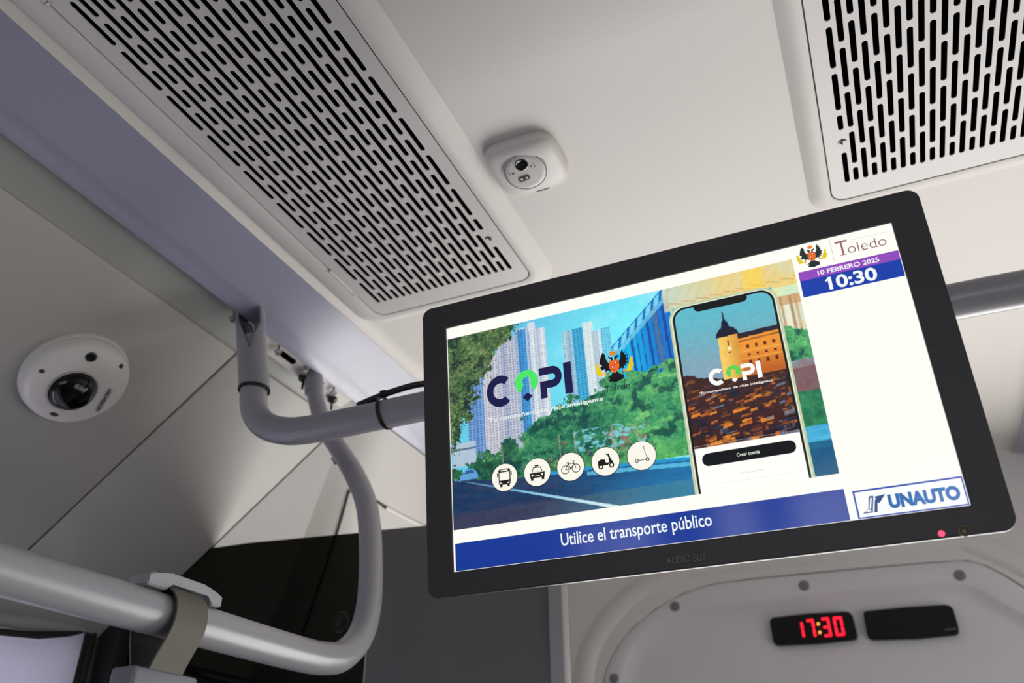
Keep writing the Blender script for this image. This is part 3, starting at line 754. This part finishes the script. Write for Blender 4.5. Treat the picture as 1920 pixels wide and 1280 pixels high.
# --- advert picture: painted onto a fine grid of coloured points (u, v in millimetres on the screen)
rng = np.random.RandomState(7)
def vnoise(U, Vv, sx, sy, seed):
    r = np.random.RandomState(seed); T = r.rand(257, 257)
    x = U/sx; y = Vv/sy; xi = np.floor(x).astype(int); yi = np.floor(y).astype(int); fx = x-xi; fy = y-yi
    fx = fx*fx*(3-2*fx); fy = fy*fy*(3-2*fy); g = lambda a, b: T[a % 257, b % 257]
    return (g(xi, yi)*(1-fx)+g(xi+1, yi)*fx)*(1-fy) + (g(xi, yi+1)*(1-fx)+g(xi+1, yi+1)*fx)*fy
def fbm(U, Vv, s, seed, sy=None, oct=4):
    a = 0; w = 0.5; t = 0
    for k in range(oct): a = a + w*vnoise(U, Vv, s/2**k, (sy or s)/2**k, seed+k); t += w; w *= .6
    return a/t
NXP, NYP = 540, 306
uu = np.linspace(0.3, 382.6, NXP); vv = np.linspace(13.2, 230.6, NYP); U, W_ = np.meshgrid(uu, vv)
img = np.zeros((NYP, NXP, 3))
def c3(*c): return np.array(c, float)
def put(mask, colr, a=1.0):
    global img
    m = (mask*1.0*a)[..., None]; img = img*(1-m) + (colr if getattr(colr, 'ndim', 1) == 3 else np.array(colr, float))*m
def ss(x, a, b): t = np.clip((x-a)/(b-a), 0, 1); return t*t*(3-2*t)
def inpoly(pts, X=None, Y=None):
    X = U if X is None else X; Y = W_ if Y is None else Y
    ins = np.zeros(X.shape, bool); n = len(pts)
    for i in range(n):
        x0, y0 = pts[i]; x1, y1 = pts[(i+1) % n]
        if y0 == y1: continue
        c = ((y0 > Y) != (y1 > Y)) & (X < (x1-x0)*(Y-y0)/(y1-y0)+x0); ins ^= c
    return ins
def mixc(a, b, t): return np.array(a, float)*(1-t[..., None]) + np.array(b, float)*t[..., None]
# sky
img = mixc((96, 190, 226), (120, 238, 250), np.clip(ss(U, 60, 220)*.8+ss(W_, 10, 60)*.3, 0, 1))
n1 = fbm(U, W_, 60, 3); put(ss(n1, .5, .8), (190, 246, 250), .5)
# warm sunlit haze at the right
put(ss(U, 222, 330), mixc((150, 235, 245), (250, 226, 150), ss(U, 235, 330)), .95)
put(ss(U, 352, 372), (196, 240, 215), .7)
# tower blocks
def tower(x0, x1, y0, y1, base, dark, nx, ny, lean=0.0, seed=0):
    X = U - (W_-y0)*lean; m = (X > x0) & (X < x1) & (W_ > y0) & (W_ < y1)
    put(m, base); cx = (X-x0)/(x1-x0)*nx; cy = (W_-y0)/3.1
    win = m & (np.abs(cx-np.floor(cx)-.5) < .27) & (np.abs(cy-np.floor(cy)-.5) < .30)
    put(win, dark, .55)
    r = np.random.RandomState(seed); tone = r.rand(64)
    put(m, (60, 90, 150), (tone[(np.floor(cx/1.6).astype(int)) % 64] > .6)*.18)
tower(22, 52, 66, 168, (120, 165, 215), (30, 70, 150), 7, 30, 0, 1)
tower(42, 72, 44, 168, (205, 204, 214), (120, 130, 160), 8, 34, 0, 2)
tower(60, 84, 28, 168, (196, 200, 212), (90, 110, 160), 7, 40, 0, 3)
tower(82, 108, 20, 165, (206, 218, 232), (66, 130, 190), 7, 44, 0, 4)
tower(100, 118.5, 25, 160, (228, 232, 236), (150, 180, 205), 5, 40, 0, 5)
tower(86, 96, 22, 165, (70, 160, 215), (25, 90, 170), 3, 44, 0, 6)
put((U > 98.5) & (U < 107) & (W_ > 15.5) & (W_ < 26), (214, 222, 232))
tower(137, 150, 36, 118, (182, 214, 226), (90, 160, 200), 4, 30, 0, 7)
tower(149, 164, 35, 118, (70, 190, 226), (20, 120, 185), 4, 30, 0, 8)
tower(161, 172, 31, 118, (222, 234, 236), (170, 205, 215), 3, 30, 0, 9)
tower(170, 182, 43, 112, (216, 232, 234), (160, 190, 200), 3, 26, 0, 10)
tower(180, 191, 41, 112, (120, 212, 236), (50, 150, 205), 4, 26, 0, 11)
put((U > 2) & (U < 30) & (W_ > 138) & (W_ < 165), (176, 196, 214)); put((U > 2) & (U < 30) & (np.abs(W_-146) < 1.2), (90, 110, 140))
# blue glass building with a truss roof
B = [(190, 66), (196, 60), (226, 34), (247, 15), (256, 15), (256, 118), (196, 118)]
mB = inpoly(B); put(mB, mixc((20, 190, 238), (16, 118, 205), ss(U, 195, 250)))
for k, x in enumerate((198, 205, 212, 218, 224, 231, 237, 243, 249)):
    xl = x + (W_-60)*.03; put(mB & (np.abs(U-xl) < (1.5 if k % 3 == 2 else .5)) & (W_ > 30+(250-x)*.62), (18, 62, 150), .75)
put(mB & (np.abs(U - 240 - (W_-60)*.04) < 3.0) & (W_ > 26), (90, 110, 150), .7)
top = 66 - (U-190)*.87
put((U > 190) & (U < 258) & (np.abs(W_-top) < 1.0), (16, 96, 176)); put((U > 196) & (U < 258) & (np.abs(W_-top-9) < .8), (24, 110, 190))
ph = ((U+W_*.2) % 8)/8; put((U > 192) & (U < 258) & (W_ > top) & (W_ < top+9), mixc((140, 232, 248), (20, 110, 190), (np.abs(ph*2-1) < .35)*1.0), .8)
put((U > 196) & (U < 258) & (W_ > top+9) & (W_ < top+15), (150, 220, 240), .6)
# sunlit facade at the right, above and beside the phone
mR = (U > 250) & (W_ > 13) & (W_ < 40); put(mR, mixc((214, 214, 186), (255, 206, 90), np.clip(fbm(U, W_, 22, 31)*1.2*ss(U, 250, 345), 0, 1)), .85)
put(mR & (np.abs(W_-31-((U-255) % 14)*.25) < .9), (206, 150, 90), .5); put(mR & (np.abs((U+W_*.6) % 11 - 5) < .7), (236, 190, 120), .5)
put((U > 332) & (U < 352) & (W_ < 60), (255, 214, 70), .55)
mC = (U > 355) & (W_ > 50) & (W_ < 122); put(mC, mixc((236, 214, 170), (206, 232, 220), fbm(U, W_, 12, 41)))
for x, w, cc in ((359, 1.5, (170, 120, 80)), (364, 1.2, (190, 140, 100)), (368.5, 2.2, (246, 240, 214)), (373, 1.2, (168, 120, 90)), (378, 1.6, (206, 170, 120))): put(mC & (np.abs(U-x) < w), cc, .7)
put(mC & (W_ > 50) & (W_ < 60), (196, 140, 84), .6)
# trees
f1 = fbm(U, W_, 9, 11); f2 = fbm(U, W_, 3.2, 17); f3 = fbm(U, W_, 26, 23, oct=3)
def crowns(seed, n, u0, u1, v0, v1, r0, r1):
    '''light tops and dark undersides of many leafy clumps'''
    rr_ = np.random.RandomState(seed); out = np.zeros(U.shape)
    for k in range(n):
        cu, cv, r_ = rr_.uniform(u0, u1), rr_.uniform(v0, v1), rr_.uniform(r0, r1)
        d = np.sqrt((U-cu)**2 + ((W_-cv)*1.3)**2)/r_; m = np.clip(1-d, 0, 1); out += m*(-(W_-cv)/r_*.9 + .15)
    return out
lumps = crowns(3, 260, 30, 383, 95, 190, 5, 13) + crowns(4, 700, 30, 383, 95, 190, 1.5, 4)*.8
grain = rng.rand(NYP, NXP)*.30
foliage = mixc((8, 74, 66), (128, 224, 132), np.clip((f1*.5+f2*.5-.22) + lumps*.42 + grain - .12, 0, 1))
hx = np.array([0, 20, 36, 50, 62, 76, 90, 105, 120, 135, 150, 165, 180, 190, 205, 225, 240, 256, 383]); hy = np.array([176, 166, 156, 150, 148, 140, 128, 126, 116, 112, 106, 104, 102, 104, 104, 100, 92, 90, 90])
hgt = np.interp(U, hx, hy) + (fbm(U, W_, 17, 55, oct=2)-.5)*46 + (fbm(U, W_, 4, 57)-.5)*20
mT = (W_ > hgt) & (W_ < 192); put(mT, foliage)
put(mT & (U > 165), mixc((20, 128, 92), (160, 238, 130), np.clip(f1*.5+f2*.5-.2+lumps*.45+grain, 0, 1)), .65*ss(U, 160, 200))
put(mT & (U < 85), mixc((8, 52, 44), (90, 160, 96), np.clip(f1*.5+f2*.4-.25+lumps*.4+grain, 0, 1)), .7*(1-ss(U, 60, 95)))
put(mT & (W_ > hgt+4), (6, 52, 60), .65*ss(fbm(U, W_, 11, 301), .54, .70)); put(mT, (210, 246, 150), .45*ss(fbm(U, W_, 3.0, 303), .60, .72)*ss(lumps, .1, .6))
put(mT & (W_ > 152) & (W_ < 180) & (U > 110) & (U < 250), (206, 70, 90), .75*ss(fbm(U, W_, 2.6, 171), .56, .68)*ss(fbm(U, W_, 16, 173), .42, .58))
put(mT & (W_ > 148) & (W_ < 172) & (U > 140) & (U < 215), (140, 220, 244), .75*ss(fbm(U, W_, 7, 71, 4), .54, .64))
put(mT & (W_ > 176) & (U > 110) & (U < 256), (120, 206, 90), .55*fbm(U, W_, 20, 77))
for x, w in ((124, .9), (141, .8), (181, 1.4), (206, .8), (60, .7)): put(mT & (np.abs(U-x-(W_-160)*.02) < w) & (W_ > 148) & (W_ < 178), (170, 160, 130), .6)
# tree overhanging at the top left
edge = np.interp(W_, [13, 20, 30, 40, 50, 62, 75, 90, 105, 120, 133, 150], [82, 83, 78, 66, 56, 50, 40, 33, 26, 20, 12, 2]) + (fbm(U, W_, 7, 91)-.5)*30 + (fbm(U, W_, 2.5, 93)-.5)*26
mL = U < edge; put(mL, mixc((20, 52, 38), (152, 178, 104), np.clip((fbm(U, W_, 10, 95)*.5+fbm(U, W_, 3, 99)*.5-.32)*1.4 + crowns(8, 260, 0, 90, 13, 150, 2, 7)*.4 + grain, 0, 1)))
put(mL, (14, 40, 40), .7*ss(fbm(U, W_, 8, 311), .52, .66)); put(mL, (196, 206, 130), .5*ss(fbm(U, W_, 2.4, 313), .60, .72))
# road
vr = np.interp(U, [0, 60, 110, 150, 200, 256, 383], [178, 186, 188, 189, 192, 196, 183])
mRd = W_ > vr
road = mixc((22, 52, 92), (34, 122, 178), np.clip(ss(U, 60, 260)*.9 + (fbm(U, W_, 60, 61, 9)-.5)*.6, 0, 1)); put(mRd, road)
put(mRd & (W_ > 215), mixc((62, 60, 84), (64, 132, 156), ss(U, 60, 250)), .75)
put(mRd & (U < 120), (70, 66, 96), .35*ss(fbm(U, W_, 70, 67, 8), .45, .6))
put((W_ > vr-2) & (W_ < vr+1.2) & (U > 95), (40, 150, 205)); put((W_ > vr+3) & (W_ < vr+7) & (U > 150), (100, 200, 236), .8)
ls = 178.5 + (U-6)*.309; put((np.abs(W_-ls) < np.interp(U, [0, 60, 175], [.4, 1.0, 1.7])) & (U > 5), mixc((120, 190, 225), (210, 240, 240), ss(U, 60, 180)), np.interp(U, [0, 60, 80], [.5, .8, 1.0]))
# white saloon car on the left of the street
put(inpoly([(9, 181), (10, 175), (14, 172.5), (17, 168.5), (25, 168), (29, 172), (31, 176), (30.5, 181)]), (92, 160, 214)); put(inpoly([(15, 173), (17.5, 169.6), (24.5, 169.4), (27, 173)]), (40, 90, 150)); put((U > 10) & (U < 30) & (np.abs(W_-180.5) < 1), (30, 40, 60), .7)
# strip right of the phone at the bottom
mS = (U > 355); put(mS & (W_ > 118) & (W_ < 152), mixc((150, 96, 96), (120, 190, 210), fbm(U, W_, 9, 81))); put(mS & (W_ > 126) & (W_ < 152), (110, 60, 62), .5)
put(mS & (W_ > 150) & (W_ < 184), mixc((16, 84, 62), (76, 170, 110), fbm(U, W_, 6, 85))); put(mS & (W_ > 184) & (W_ < 205), mixc((40, 140, 196), (100, 206, 236), (fbm(U, W_, 40, 87, 4)))); put(mS & (W_ > 199), (20, 84, 122), .8)
# --- photograph on the phone's display
mP = (U > 258) & (U < 358) & (W_ > 38) & (W_ < 187.5)
put(mP, mixc((96, 186, 204), (132, 166, 184), ss(W_, 45, 118)))
tw = np.interp(U, [258, 275, 290, 320, 358], [112, 117, 121, 124, 120]) + (fbm(U, W_, 6, 103)-.5)*5
mTown = mP & (W_ > tw)
put(mTown, (62, 34, 34))
rt = np.random.RandomState(5); Vr = W_ + .16*U
for k in range(150):
    hx0 = rt.uniform(256, 356); hv = rt.uniform(126, 188) + .16*hx0; sc_ = .5 + (hv-.16*hx0-120)/60; ww = rt.uniform(3, 11)*sc_; hh_ = rt.uniform(1.4, 3.4)*sc_
    pal = [(150, 74, 30), (214, 112, 34), (88, 42, 34), (44, 52, 78), (176, 92, 44), (120, 66, 50), (110, 120, 146), (30, 30, 46), (244, 146, 44)][rt.randint(9)]
    m = mTown & (np.abs(U-hx0) < ww/2) & (Vr > hv) & (Vr < hv+hh_); put(m, pal, .85)
    put(mTown & (np.abs(U-hx0) < ww/2+.5) & (Vr > hv-1.0*sc_) & (Vr < hv), (40, 26, 34), .7)
put(mTown, (255, 150, 40), .6*ss(fbm(U, W_, 14, 107, 6), .62, .75)); put(mTown, (20, 30, 56), .6*ss(fbm(U, W_, 18, 113, 7), .60, .75))
put(mTown & (W_ < 132), (60, 34, 34), .5)
# fortress with square tower, spire and a long windowed wing
wing = [(317.5, 84.5), (357, 82), (357, 124.5), (317.5, 124.5)]
mW = inpoly(wing) & mP; put(mW, mixc((238, 150, 50), (190, 96, 34), ss(W_, 95, 125))); put(mW & (np.abs(W_-(88+(U-318)*-.04)) < .9), (150, 84, 40), .8)
put(inpoly([(317, 79.5), (357, 78), (357, 83), (317, 85)]) & mP, (40, 34, 48))
for r_, (yy, hh_) in enumerate(((94.5, 1.7), (103, 1.3), (111, 2.0))):
    for k in range(4): put((np.abs(U-(325.5+k*8.2)) < 1.3) & (np.abs(W_-yy) < hh_) & mP, (70, 30, 24), .9)
put(mW & (np.abs(W_-99) < .5), (250, 180, 80), .7); put(mW & (np.abs(W_-107) < .5), (250, 180, 80), .6)
mTw = inpoly([(298.5, 79), (318, 78.5), (318, 125), (297.5, 124)]) & mP; put(mTw, mixc((246, 204, 100), (216, 150, 60), ss(U, 300, 320)))
put((np.abs(U-308) < .8) & (np.abs(W_-87) < 3) & mP, (110, 70, 30)); put((np.abs(U-308) < 1.5) & (np.abs(W_-97) < .7) & mP, (140, 60, 20)); put((np.abs(U-308) < 1.6) & (np.abs(W_-93) < 1.6) & mP, (255, 238, 190))
put(inpoly([(296.5, 80), (297.5, 76), (301, 71), (303.5, 70), (304.5, 64), (306, 62), (306.3, 55), (307, 50.5), (307.8, 55), (308.2, 62), (310, 64), (311.5, 69.5), (315.5, 71.5), (318, 75), (319.5, 79)]) & mP, (24, 26, 50))
# display lower half
mq = (U > 258) & (U < 358) & (W_ >= 187.5); put(mq, (255, 255, 250))
img = np.clip(img + (fbm(U, W_, 3, 201)-.5)[..., None]*14*(~mq)[..., None], 0, 255)
lr = img/255.0; lr = np.where(lr <= .04045, lr/12.92, ((lr+.055)/1.055)**2.4)
def raster(name, j0, j1, i0, i1, z, parent):
    ny, nx = j1-j0, i1-i0; X = U[j0:j1, i0:i1]/1000 - SWD/2; Y = SHT/2 - W_[j0:j1, i0:i1]/1000
    co = np.stack([X.ravel(), Y.ravel(), np.full(X.size, z)], 1)
    idx = np.arange(ny*nx).reshape(ny, nx); q = np.stack([idx[1:, :-1], idx[1:, 1:], idx[:-1, 1:], idx[:-1, :-1]], -1).reshape(-1, 4)
    me = bpy.data.meshes.new(name); me.vertices.add(len(co)); me.vertices.foreach_set('co', co.ravel())
    me.loops.add(q.size); me.loops.foreach_set('vertex_index', q.ravel().astype(np.int32)); me.polygons.add(len(q))
    me.polygons.foreach_set('loop_start', np.arange(0, q.size, 4, dtype=np.int32)); me.update(calc_edges=True)
    at = me.color_attributes.new('picture', 'FLOAT_COLOR', 'POINT')
    cc = np.concatenate([lr[j0:j1, i0:i1].reshape(-1, 3), np.ones((ny*nx, 1))], 1); at.data.foreach_set('color', cc.ravel().astype(np.float32))
    return link(name, me, M_PIC, parent)
M_PIC = led_mat('lcd_picture', 1.0, attr='picture')
raster('street_picture', 0, NYP, 0, NXP, .00012, scr)

# --- phone drawn in the advert
Z1, Z2, Z3, Z4 = .00026, .00036, .00046, .00056
def rr_uv(u0, v0, u1, v1, r): return rrect(u0, u1, v0, v1, r, 6)
def open_bottom(u0, v0, u1, v1, r):
    p = []
    for cx, cy, a0 in ((u0+r, v0+r, 180), (u1-r, v0+r, 270)):
        for i in range(9): a = math.radians(a0+90*i/8); p.append((cx+r*math.cos(a), cy+r*math.sin(a)))
    return [(u0, v1)] + p + [(u1, v1)]
def arch(u0, v0, u1, v1, r, w, m, name, z):
    A = open_bottom(u0, v0, u1, v1, r); Bq = open_bottom(u0+w, v0+w, u1-w, v1, max(r-w, .001))
    bm = bmesh.new(); a = [bm.verts.new((*UV(*p), z)) for p in A]; b = [bm.verts.new((*UV(*p), z)) for p in Bq]
    for i in range(len(A)-1): bm.faces.new((a[i], a[i+1], b[i+1], b[i]))
    me = bpy.data.meshes.new(name); bm.to_mesh(me); bm.free(); return link(name, me, m, scr)
arch(.2535, .0358, .3622, .2308, .0165, .0042, lcd(196, 208, 172), 'phone_frame', Z1)
arch(.2558, .0380, .3600, .2308, .0145, .0006, lcd(250, 252, 236), 'phone_glint', Z2)
arch(.2572, .0388, .3588, .2308, .0138, .0022, lcd(16, 20, 18), 'phone_rim', Z3)
n_ = [(.2795, .0395), (.3340, .0395), (.3334, .0440), (.3315, .0462), (.3290, .0470), (.2850, .0472), (.2820, .0462), (.2802, .0440)]
multi('phone_notch', [n_], lcd(14, 16, 18), Z4)
arch(.2592, .1855, .3568, .2400, .0001, .0001, lcd(255, 255, 250), 'phone_edge', Z4)
multi('phone_button', [rr_uv(.2650, .1935, .3512, .2058, .0059)], lcd(12, 16, 18), Z3)
write('Crear cuenta', .2974, .3185, .1978, .2013, lcd(230, 236, 226), Z4, bold=.015)
write('Ya soy usuario', .2975, .3187, .2160, .2182, lcd(196, 200, 176), Z4)
multi('phone_rule', [rect(.2690, .22345, .3494, .2238), rect(.2690, .2108, .3494, .2110)], lcd(232, 236, 214), Z3)

# --- CAPI word mark with a map pin for the A
def capi(u0, v0, u1, v1, col, green, z, tip=None, inner=None):
    w = u1-u0; h = v1-v0
    def T(p): return [(u0+x*w, v0+y*h) for x, y in p]
    C = []; cx, cy, rx, ry = .162, .500, .162, .500
    for i in range(27): a = math.radians(-48-264*i/26); C.append((cx+rx*math.cos(a), cy+ry*math.sin(a)))
    for i in range(27): a = math.radians(-312+264*i/26); C.append((cx+rx*.50*math.cos(a), cy+ry*.50*math.sin(a)))
    Pp = [(.623, .04), (.76, .04)] + [(.772+.108*math.cos(math.radians(a)), .375+.335*math.sin(math.radians(a))) for a in range(-90, 91, 12)] + [(.703, .71), (.703, 1.0), (.628, 1.0), (.628, .47), (.772, .47)] + [(.772+.034*math.cos(math.radians(a)), .375+.095*math.sin(math.radians(a))) for a in range(90, -91, -20)] + [(.623, .28)]
    Ii = [(.905, .02), (.992, .02), (.992, 1.0), (.905, 1.0)]
    for sh_ in (C, Pp, Ii): multi('logo_letter', [T(sh_)], col, z)
    pin = [(.476+.135*math.cos(math.radians(a)), .375+.375*math.sin(math.radians(a))) for a in range(125, 416, 10)]
    pin += [(.476+.050*math.cos(math.radians(a)), .345+.125*math.sin(math.radians(a))) for a in range(405, 134, -10)]
    multi('logo_pin', [T(pin)], green, z)
    multi('logo_pin_tip', [T([(.476, .72), (.535, .84), (.476, 1.0), (.417, .84)])], col, z)
capi(.0458, .0705, .1450, .1065, lcd(20, 18, 74), lcd(74, 232, 104), Z2)
write('Tu compañero de viaje inteligente', .0461, .1753, .1168, .1228, lcd(236, 244, 236), Z2, bold=.02)
capi(.2835, .1110, .3345, .1285, lcd(250, 252, 250), lcd(92, 214, 84), Z2)
write('Tu compañero de viaje inteligente', .2729, .3423, .1320, .1352, lcd(244, 240, 230), Z2, bold=.02)

# --- city crest: spread black eagle behind a red shield, crown above, a small seated figure on each side
def crest(cu, cv, s, z, wing):
    def T(p, mx=1): return [(cu+mx*x*s, cv+y*s) for x, y in p]
    w = [(.10, -.10), (.34, -.20), (.44, -.44), (.44, -.66), (.58, -.86), (.58, -.60), (.70, -.70), (.66, -.46), (.78, -.48), (.70, -.26), (.84, -.22), (.70, -.08), (.82, .02), (.64, .06), (.72, .20), (.54, .16), (.54, .34), (.38, .26), (.20, .36)]
    hd = [(.02, -.20), (.06, -.48), (.20, -.50), (.30, -.60), (.27, -.44), (.16, -.36), (.14, -.16)]
    tl = [(-.10, .40), (-.26, .58), (-.48, .70), (-.30, .72), (-.42, .92), (-.20, .76), (-.16, .98), (-.07, .66), (0, 1.04), (.07, .66), (.16, .98), (.20, .76), (.42, .92), (.30, .72), (.48, .70), (.26, .58), (.10, .40)]
    multi('crest_eagle', [T(w), T(w, -1), T(hd), T(hd, -1), T(tl)], wing, z)
    multi('crest_shield', [T([(-.27, -.28), (.27, -.28), (.30, .10), (.22, .34), (0, .50), (-.22, .34), (-.30, .10)])], lcd(232, 110, 30), z+.0001)
    multi('crest_quarters', [T([(-.20, .02), (-.02, .02), (-.02, .36), (-.16, .26)]), T([(.02, -.20), (.20, -.20), (.20, -.02), (.02, -.02)])], lcd(214, 40, 40), z+.0002)
    multi('crest_charges', [T([(-.14, .07), (-.06, .07), (-.06, .24), (-.12, .20)]), T([(.06, -.16), (.15, -.16), (.15, -.06), (.06, -.06)])], lcd(250, 226, 214), z+.0003)
    multi('crest_crown', [T([(-.16, -.58), (-.20, -.84), (-.08, -.74), (0, -.94), (.08, -.74), (.20, -.84), (.16, -.58)])], lcd(240, 128, 24), z+.0002)
    fig = [(-1.02, .34), (-1.12, .20), (-1.06, -.06), (-1.12, -.22), (-1.00, -.30), (-.92, -.14), (-.84, .10), (-.70, .36), (-.66, .50), (-1.00, .52)]
    for mx in (1, -1): multi('crest_figure', [T(fig, mx)], lcd(234, 206, 20), z)
    multi('crest_ground', [T([(-.62, .36), (-.46, .40), (-.50, .52), (-.64, .50)]), T([(.62, .36), (.46, .40), (.50, .52), (.64, .50)])], lcd(240, 150, 40), z)
crest(.1908, .0852, .0185, Z2, lcd(14, 14, 20))
write('Toledo', .1783, .2047, .1068, .1138, lcd(20, 40, 34), Z2, shear=.1)
multi('crest_rule', [rect(.183, .1047, .201, .1050)], lcd(60, 110, 80), Z2)

# --- five round transport badges
def badge(u, v): 
    multi('badge_ring', [circ(u, v, .0150, 48)], lcd(40, 34, 40), Z1); multi('badge', [circ(u, v, .0143, 48)], lcd(252, 250, 236), Z2)
K = lcd(22, 22, 20); Wt = lcd(252, 250, 236)
def sh(u, v, polys, m=K, z=Z3, name='badge_symbol'): return multi(name, [[(u+x*.0018, v+y*.0018) for x, y in p] for p in polys], m, z)
bu = [(.0611, .1838), (.0975, .1840), (.1337, .1842), (.1705, .1847), (.2074, .1849)]
for p in bu: badge(*p)
u, v = bu[0]
sh(u, v, [rrect(-3.7, 3.7, -5.0, 4.2, 1.0, 3), [(-4.6, -3.0), (-3.9, -3.0), (-3.9, -.6), (-4.6, -.6)], [(3.9, -3.0), (4.6, -3.0), (4.6, -.6), (3.9, -.6)], [(-3.0, 4), (-1.5, 4), (-1.5, 5.4), (-3.0, 5.4)], [(1.5, 4), (3, 4), (3, 5.4), (1.5, 5.4)]])
sh(u, v, [rrect(-3.1, 3.1, -3.1, 1.6, .4, 2), rect(-2.2, -4.5, 2.2, -3.8), [(-3.0, 2.6), (-1.7, 3.1), (-1.8, 3.7), (-3.0, 3.3)], [(3.0, 2.6), (1.7, 3.1), (1.8, 3.7), (3.0, 3.3)]], Wt, Z4)
u, v = bu[1]
sh(u, v, [[(-4.6, .2), (4.6, .2), (4.3, 3.2), (-4.3, 3.2)], [(-3.3, -.2), (-2.3, -3.0), (2.3, -3.0), (3.3, -.2)], rect(-1.2, -4.2, 1.2, -3.3), rect(-4.1, 3.2, -2.5, 4.6), rect(2.5, 3.2, 4.1, 4.6)])
sh(u, v, [[(-2.8, -.3), (-2.0, -2.5), (2.0, -2.5), (2.8, -.3)], circ(-3.0, 1.6, .6, 12), circ(3.0, 1.6, .6, 12), rect(-1.5, 2.0, 1.5, 2.4)], Wt, Z4)
def ringp(cx, cy, r, w, n=24):
    return [[(cx+(r+s0)*math.cos(2*math.pi*i/n), cy+(r+s0)*math.sin(2*math.pi*i/n)) for i, s0 in ((k, 0), (k+1, 0), (k+1, -w), (k, -w))] for k in range(n)]
def bar_(x0, y0, x1, y1, w):
    d = math.hypot(x1-x0, y1-y0); nx, ny = -(y1-y0)/d*w/2, (x1-x0)/d*w/2
    return [(x0+nx, y0+ny), (x1+nx, y1+ny), (x1-nx, y1-ny), (x0-nx, y0-ny)]
u, v = bu[2]
sh(u, v, ringp(-3.2, 1.3, 2.5, .42) + ringp(3.2, 1.3, 2.5, .42) + [bar_(-3.2, 1.3, -1.3, -1.9, .4), bar_(-1.3, -1.9, .1, 1.3, .5), bar_(-3.2, 1.3, .1, 1.3, .4), bar_(.1, 1.3, 2.2, -1.7, .4), bar_(-1.3, -1.7, 2.2, -1.7, .4), bar_(1.9, -2.9, 3.2, 1.3, .4), bar_(1.2, -3.0, 2.6, -3.0, .5), bar_(-2.2, -2.4, -.6, -2.4, .6), bar_(-1.5, -2.4, -1.2, -1.7, .4)])
u, v = bu[3]
sh(u, v, [[(-4.6, 1.6), (-4.2, -.6), (-2.6, -1.4), (-.4, -1.2), (.2, .8), (2.0, .8), (2.0, -1.6), (1.4, -3.6), (2.4, -3.6), (3.2, -1.0), (4.4, 1.0), (4.2, 2.0), (2.6, 1.2), (1.2, 2.2), (-4.0, 2.2)], bar_(.6, -4.0, 2.6, -3.6, .7)] + ringp(-2.9, 2.6, 1.5, .7, 16) + ringp(3.3, 2.6, 1.5, .7, 16))
u, v = bu[4]
sh(u, v, [bar_(1.6, -4.6, 2.9, 2.0, .26), bar_(-2.6, 2.5, 2.5, 2.5, .35), bar_(2.5, 2.6, 3.0, 1.2, .5), bar_(1.2, -4.6, 2.2, -4.8, .35)] + ringp(-2.9, 2.5, 1.1, .42, 14) + ringp(3.1, 2.5, 1.1, .42, 14))

# --- bottom banner, operator sign, clock panel and header
multi('banner', [rect(.0015, .2446, .3832, .2724)], lcd(18, 56, 150), Z1)
write('Utilice el transporte público', .1170, .2650, .2492, .2650, lcd(238, 246, 250), Z2, bold=.01)
multi('sign_border', [rect(.3896, .2478, SWD, .2724)], lcd(26, 72, 176), Z1)
multi('sign_field', [rect(.3912, .2494, .4760, .2712)], lcd(250, 252, 252), Z2)
blu = lcd(22, 104, 176)
write('UNAUTO', .4165, .4726, .2548, .2672, blu, Z3, bold=.06)
q = lambda *ps: [(.3938+x/1000, .2541+y/1000) for x, y in ps]
multi('sign_emblem', [q((0, 14.2), (5.5, 11.0), (8.2, 0), (12.0, 0), (8.6, 14.2)), q((12.8, 1.0), (21.6, 0), (15.5, 7.0), (13.8, 6.0)), q((9.8, 14.2), (12.4, 3.6), (14.6, 3.6), (12.4, 14.2))], lcd(40, 70, 130), Z3)
multi('sign_emblem_inlay', [q((2.5, 13.2), (6.2, 10.9), (8.0, 13.0)), q((9.0, 1.6), (10.4, 1.6), (7.6, 11.5), (6.6, 10.5))], lcd(244, 250, 252), Z4)
multi('date_band', [rect(.3856, .0292, SWD, .0389)], lcd(146, 74, 190), Z1)
multi('time_band', [rect(.3856, .0389, SWD, .0566)], lcd(20, 62, 170), Z1)
write('10 FEBRERO 2025', .4030, .4592, .0318, .0368, lcd(246, 240, 250), Z2, bold=.03)
multi('digit_flag', [[(.4080, .0438), (.4118, .0409), (.4118, .0436), (.4086, .0453)]], lcd(246, 252, 252), Z2)
write('10:30', .4104, .4542, .0408, .0546, lcd(246, 252, 252), Z2, bold=.028)
ink = lcd(140, 96, 98)
write('T', .4246, .4352, .0058, .0216, lcd(156, 104, 116), Z2)
multi('header_serifs', [rect(.4272, .0209, .4328, .0216), rect(.4243, .0058, .4250, .0080), rect(.4349, .0058, .4356, .0080), rect(.4462, .0207, .4492, .0212), rect(.4598, .0207, .4622, .0212)], ink, Z2)
write('oledo', .4345, .4694, .0108, .0212, ink, Z2, bold=-.012)
write('Ayuntamiento de', .4392, .4699, .0068, .0086, lcd(206, 214, 190), Z2)
multi('header_rule', [rect(.4203, .0010, .4206, .0270)], lcd(150, 160, 140), Z2)
crest(.4013, .0140, .0128, Z2, lcd(40, 48, 50))
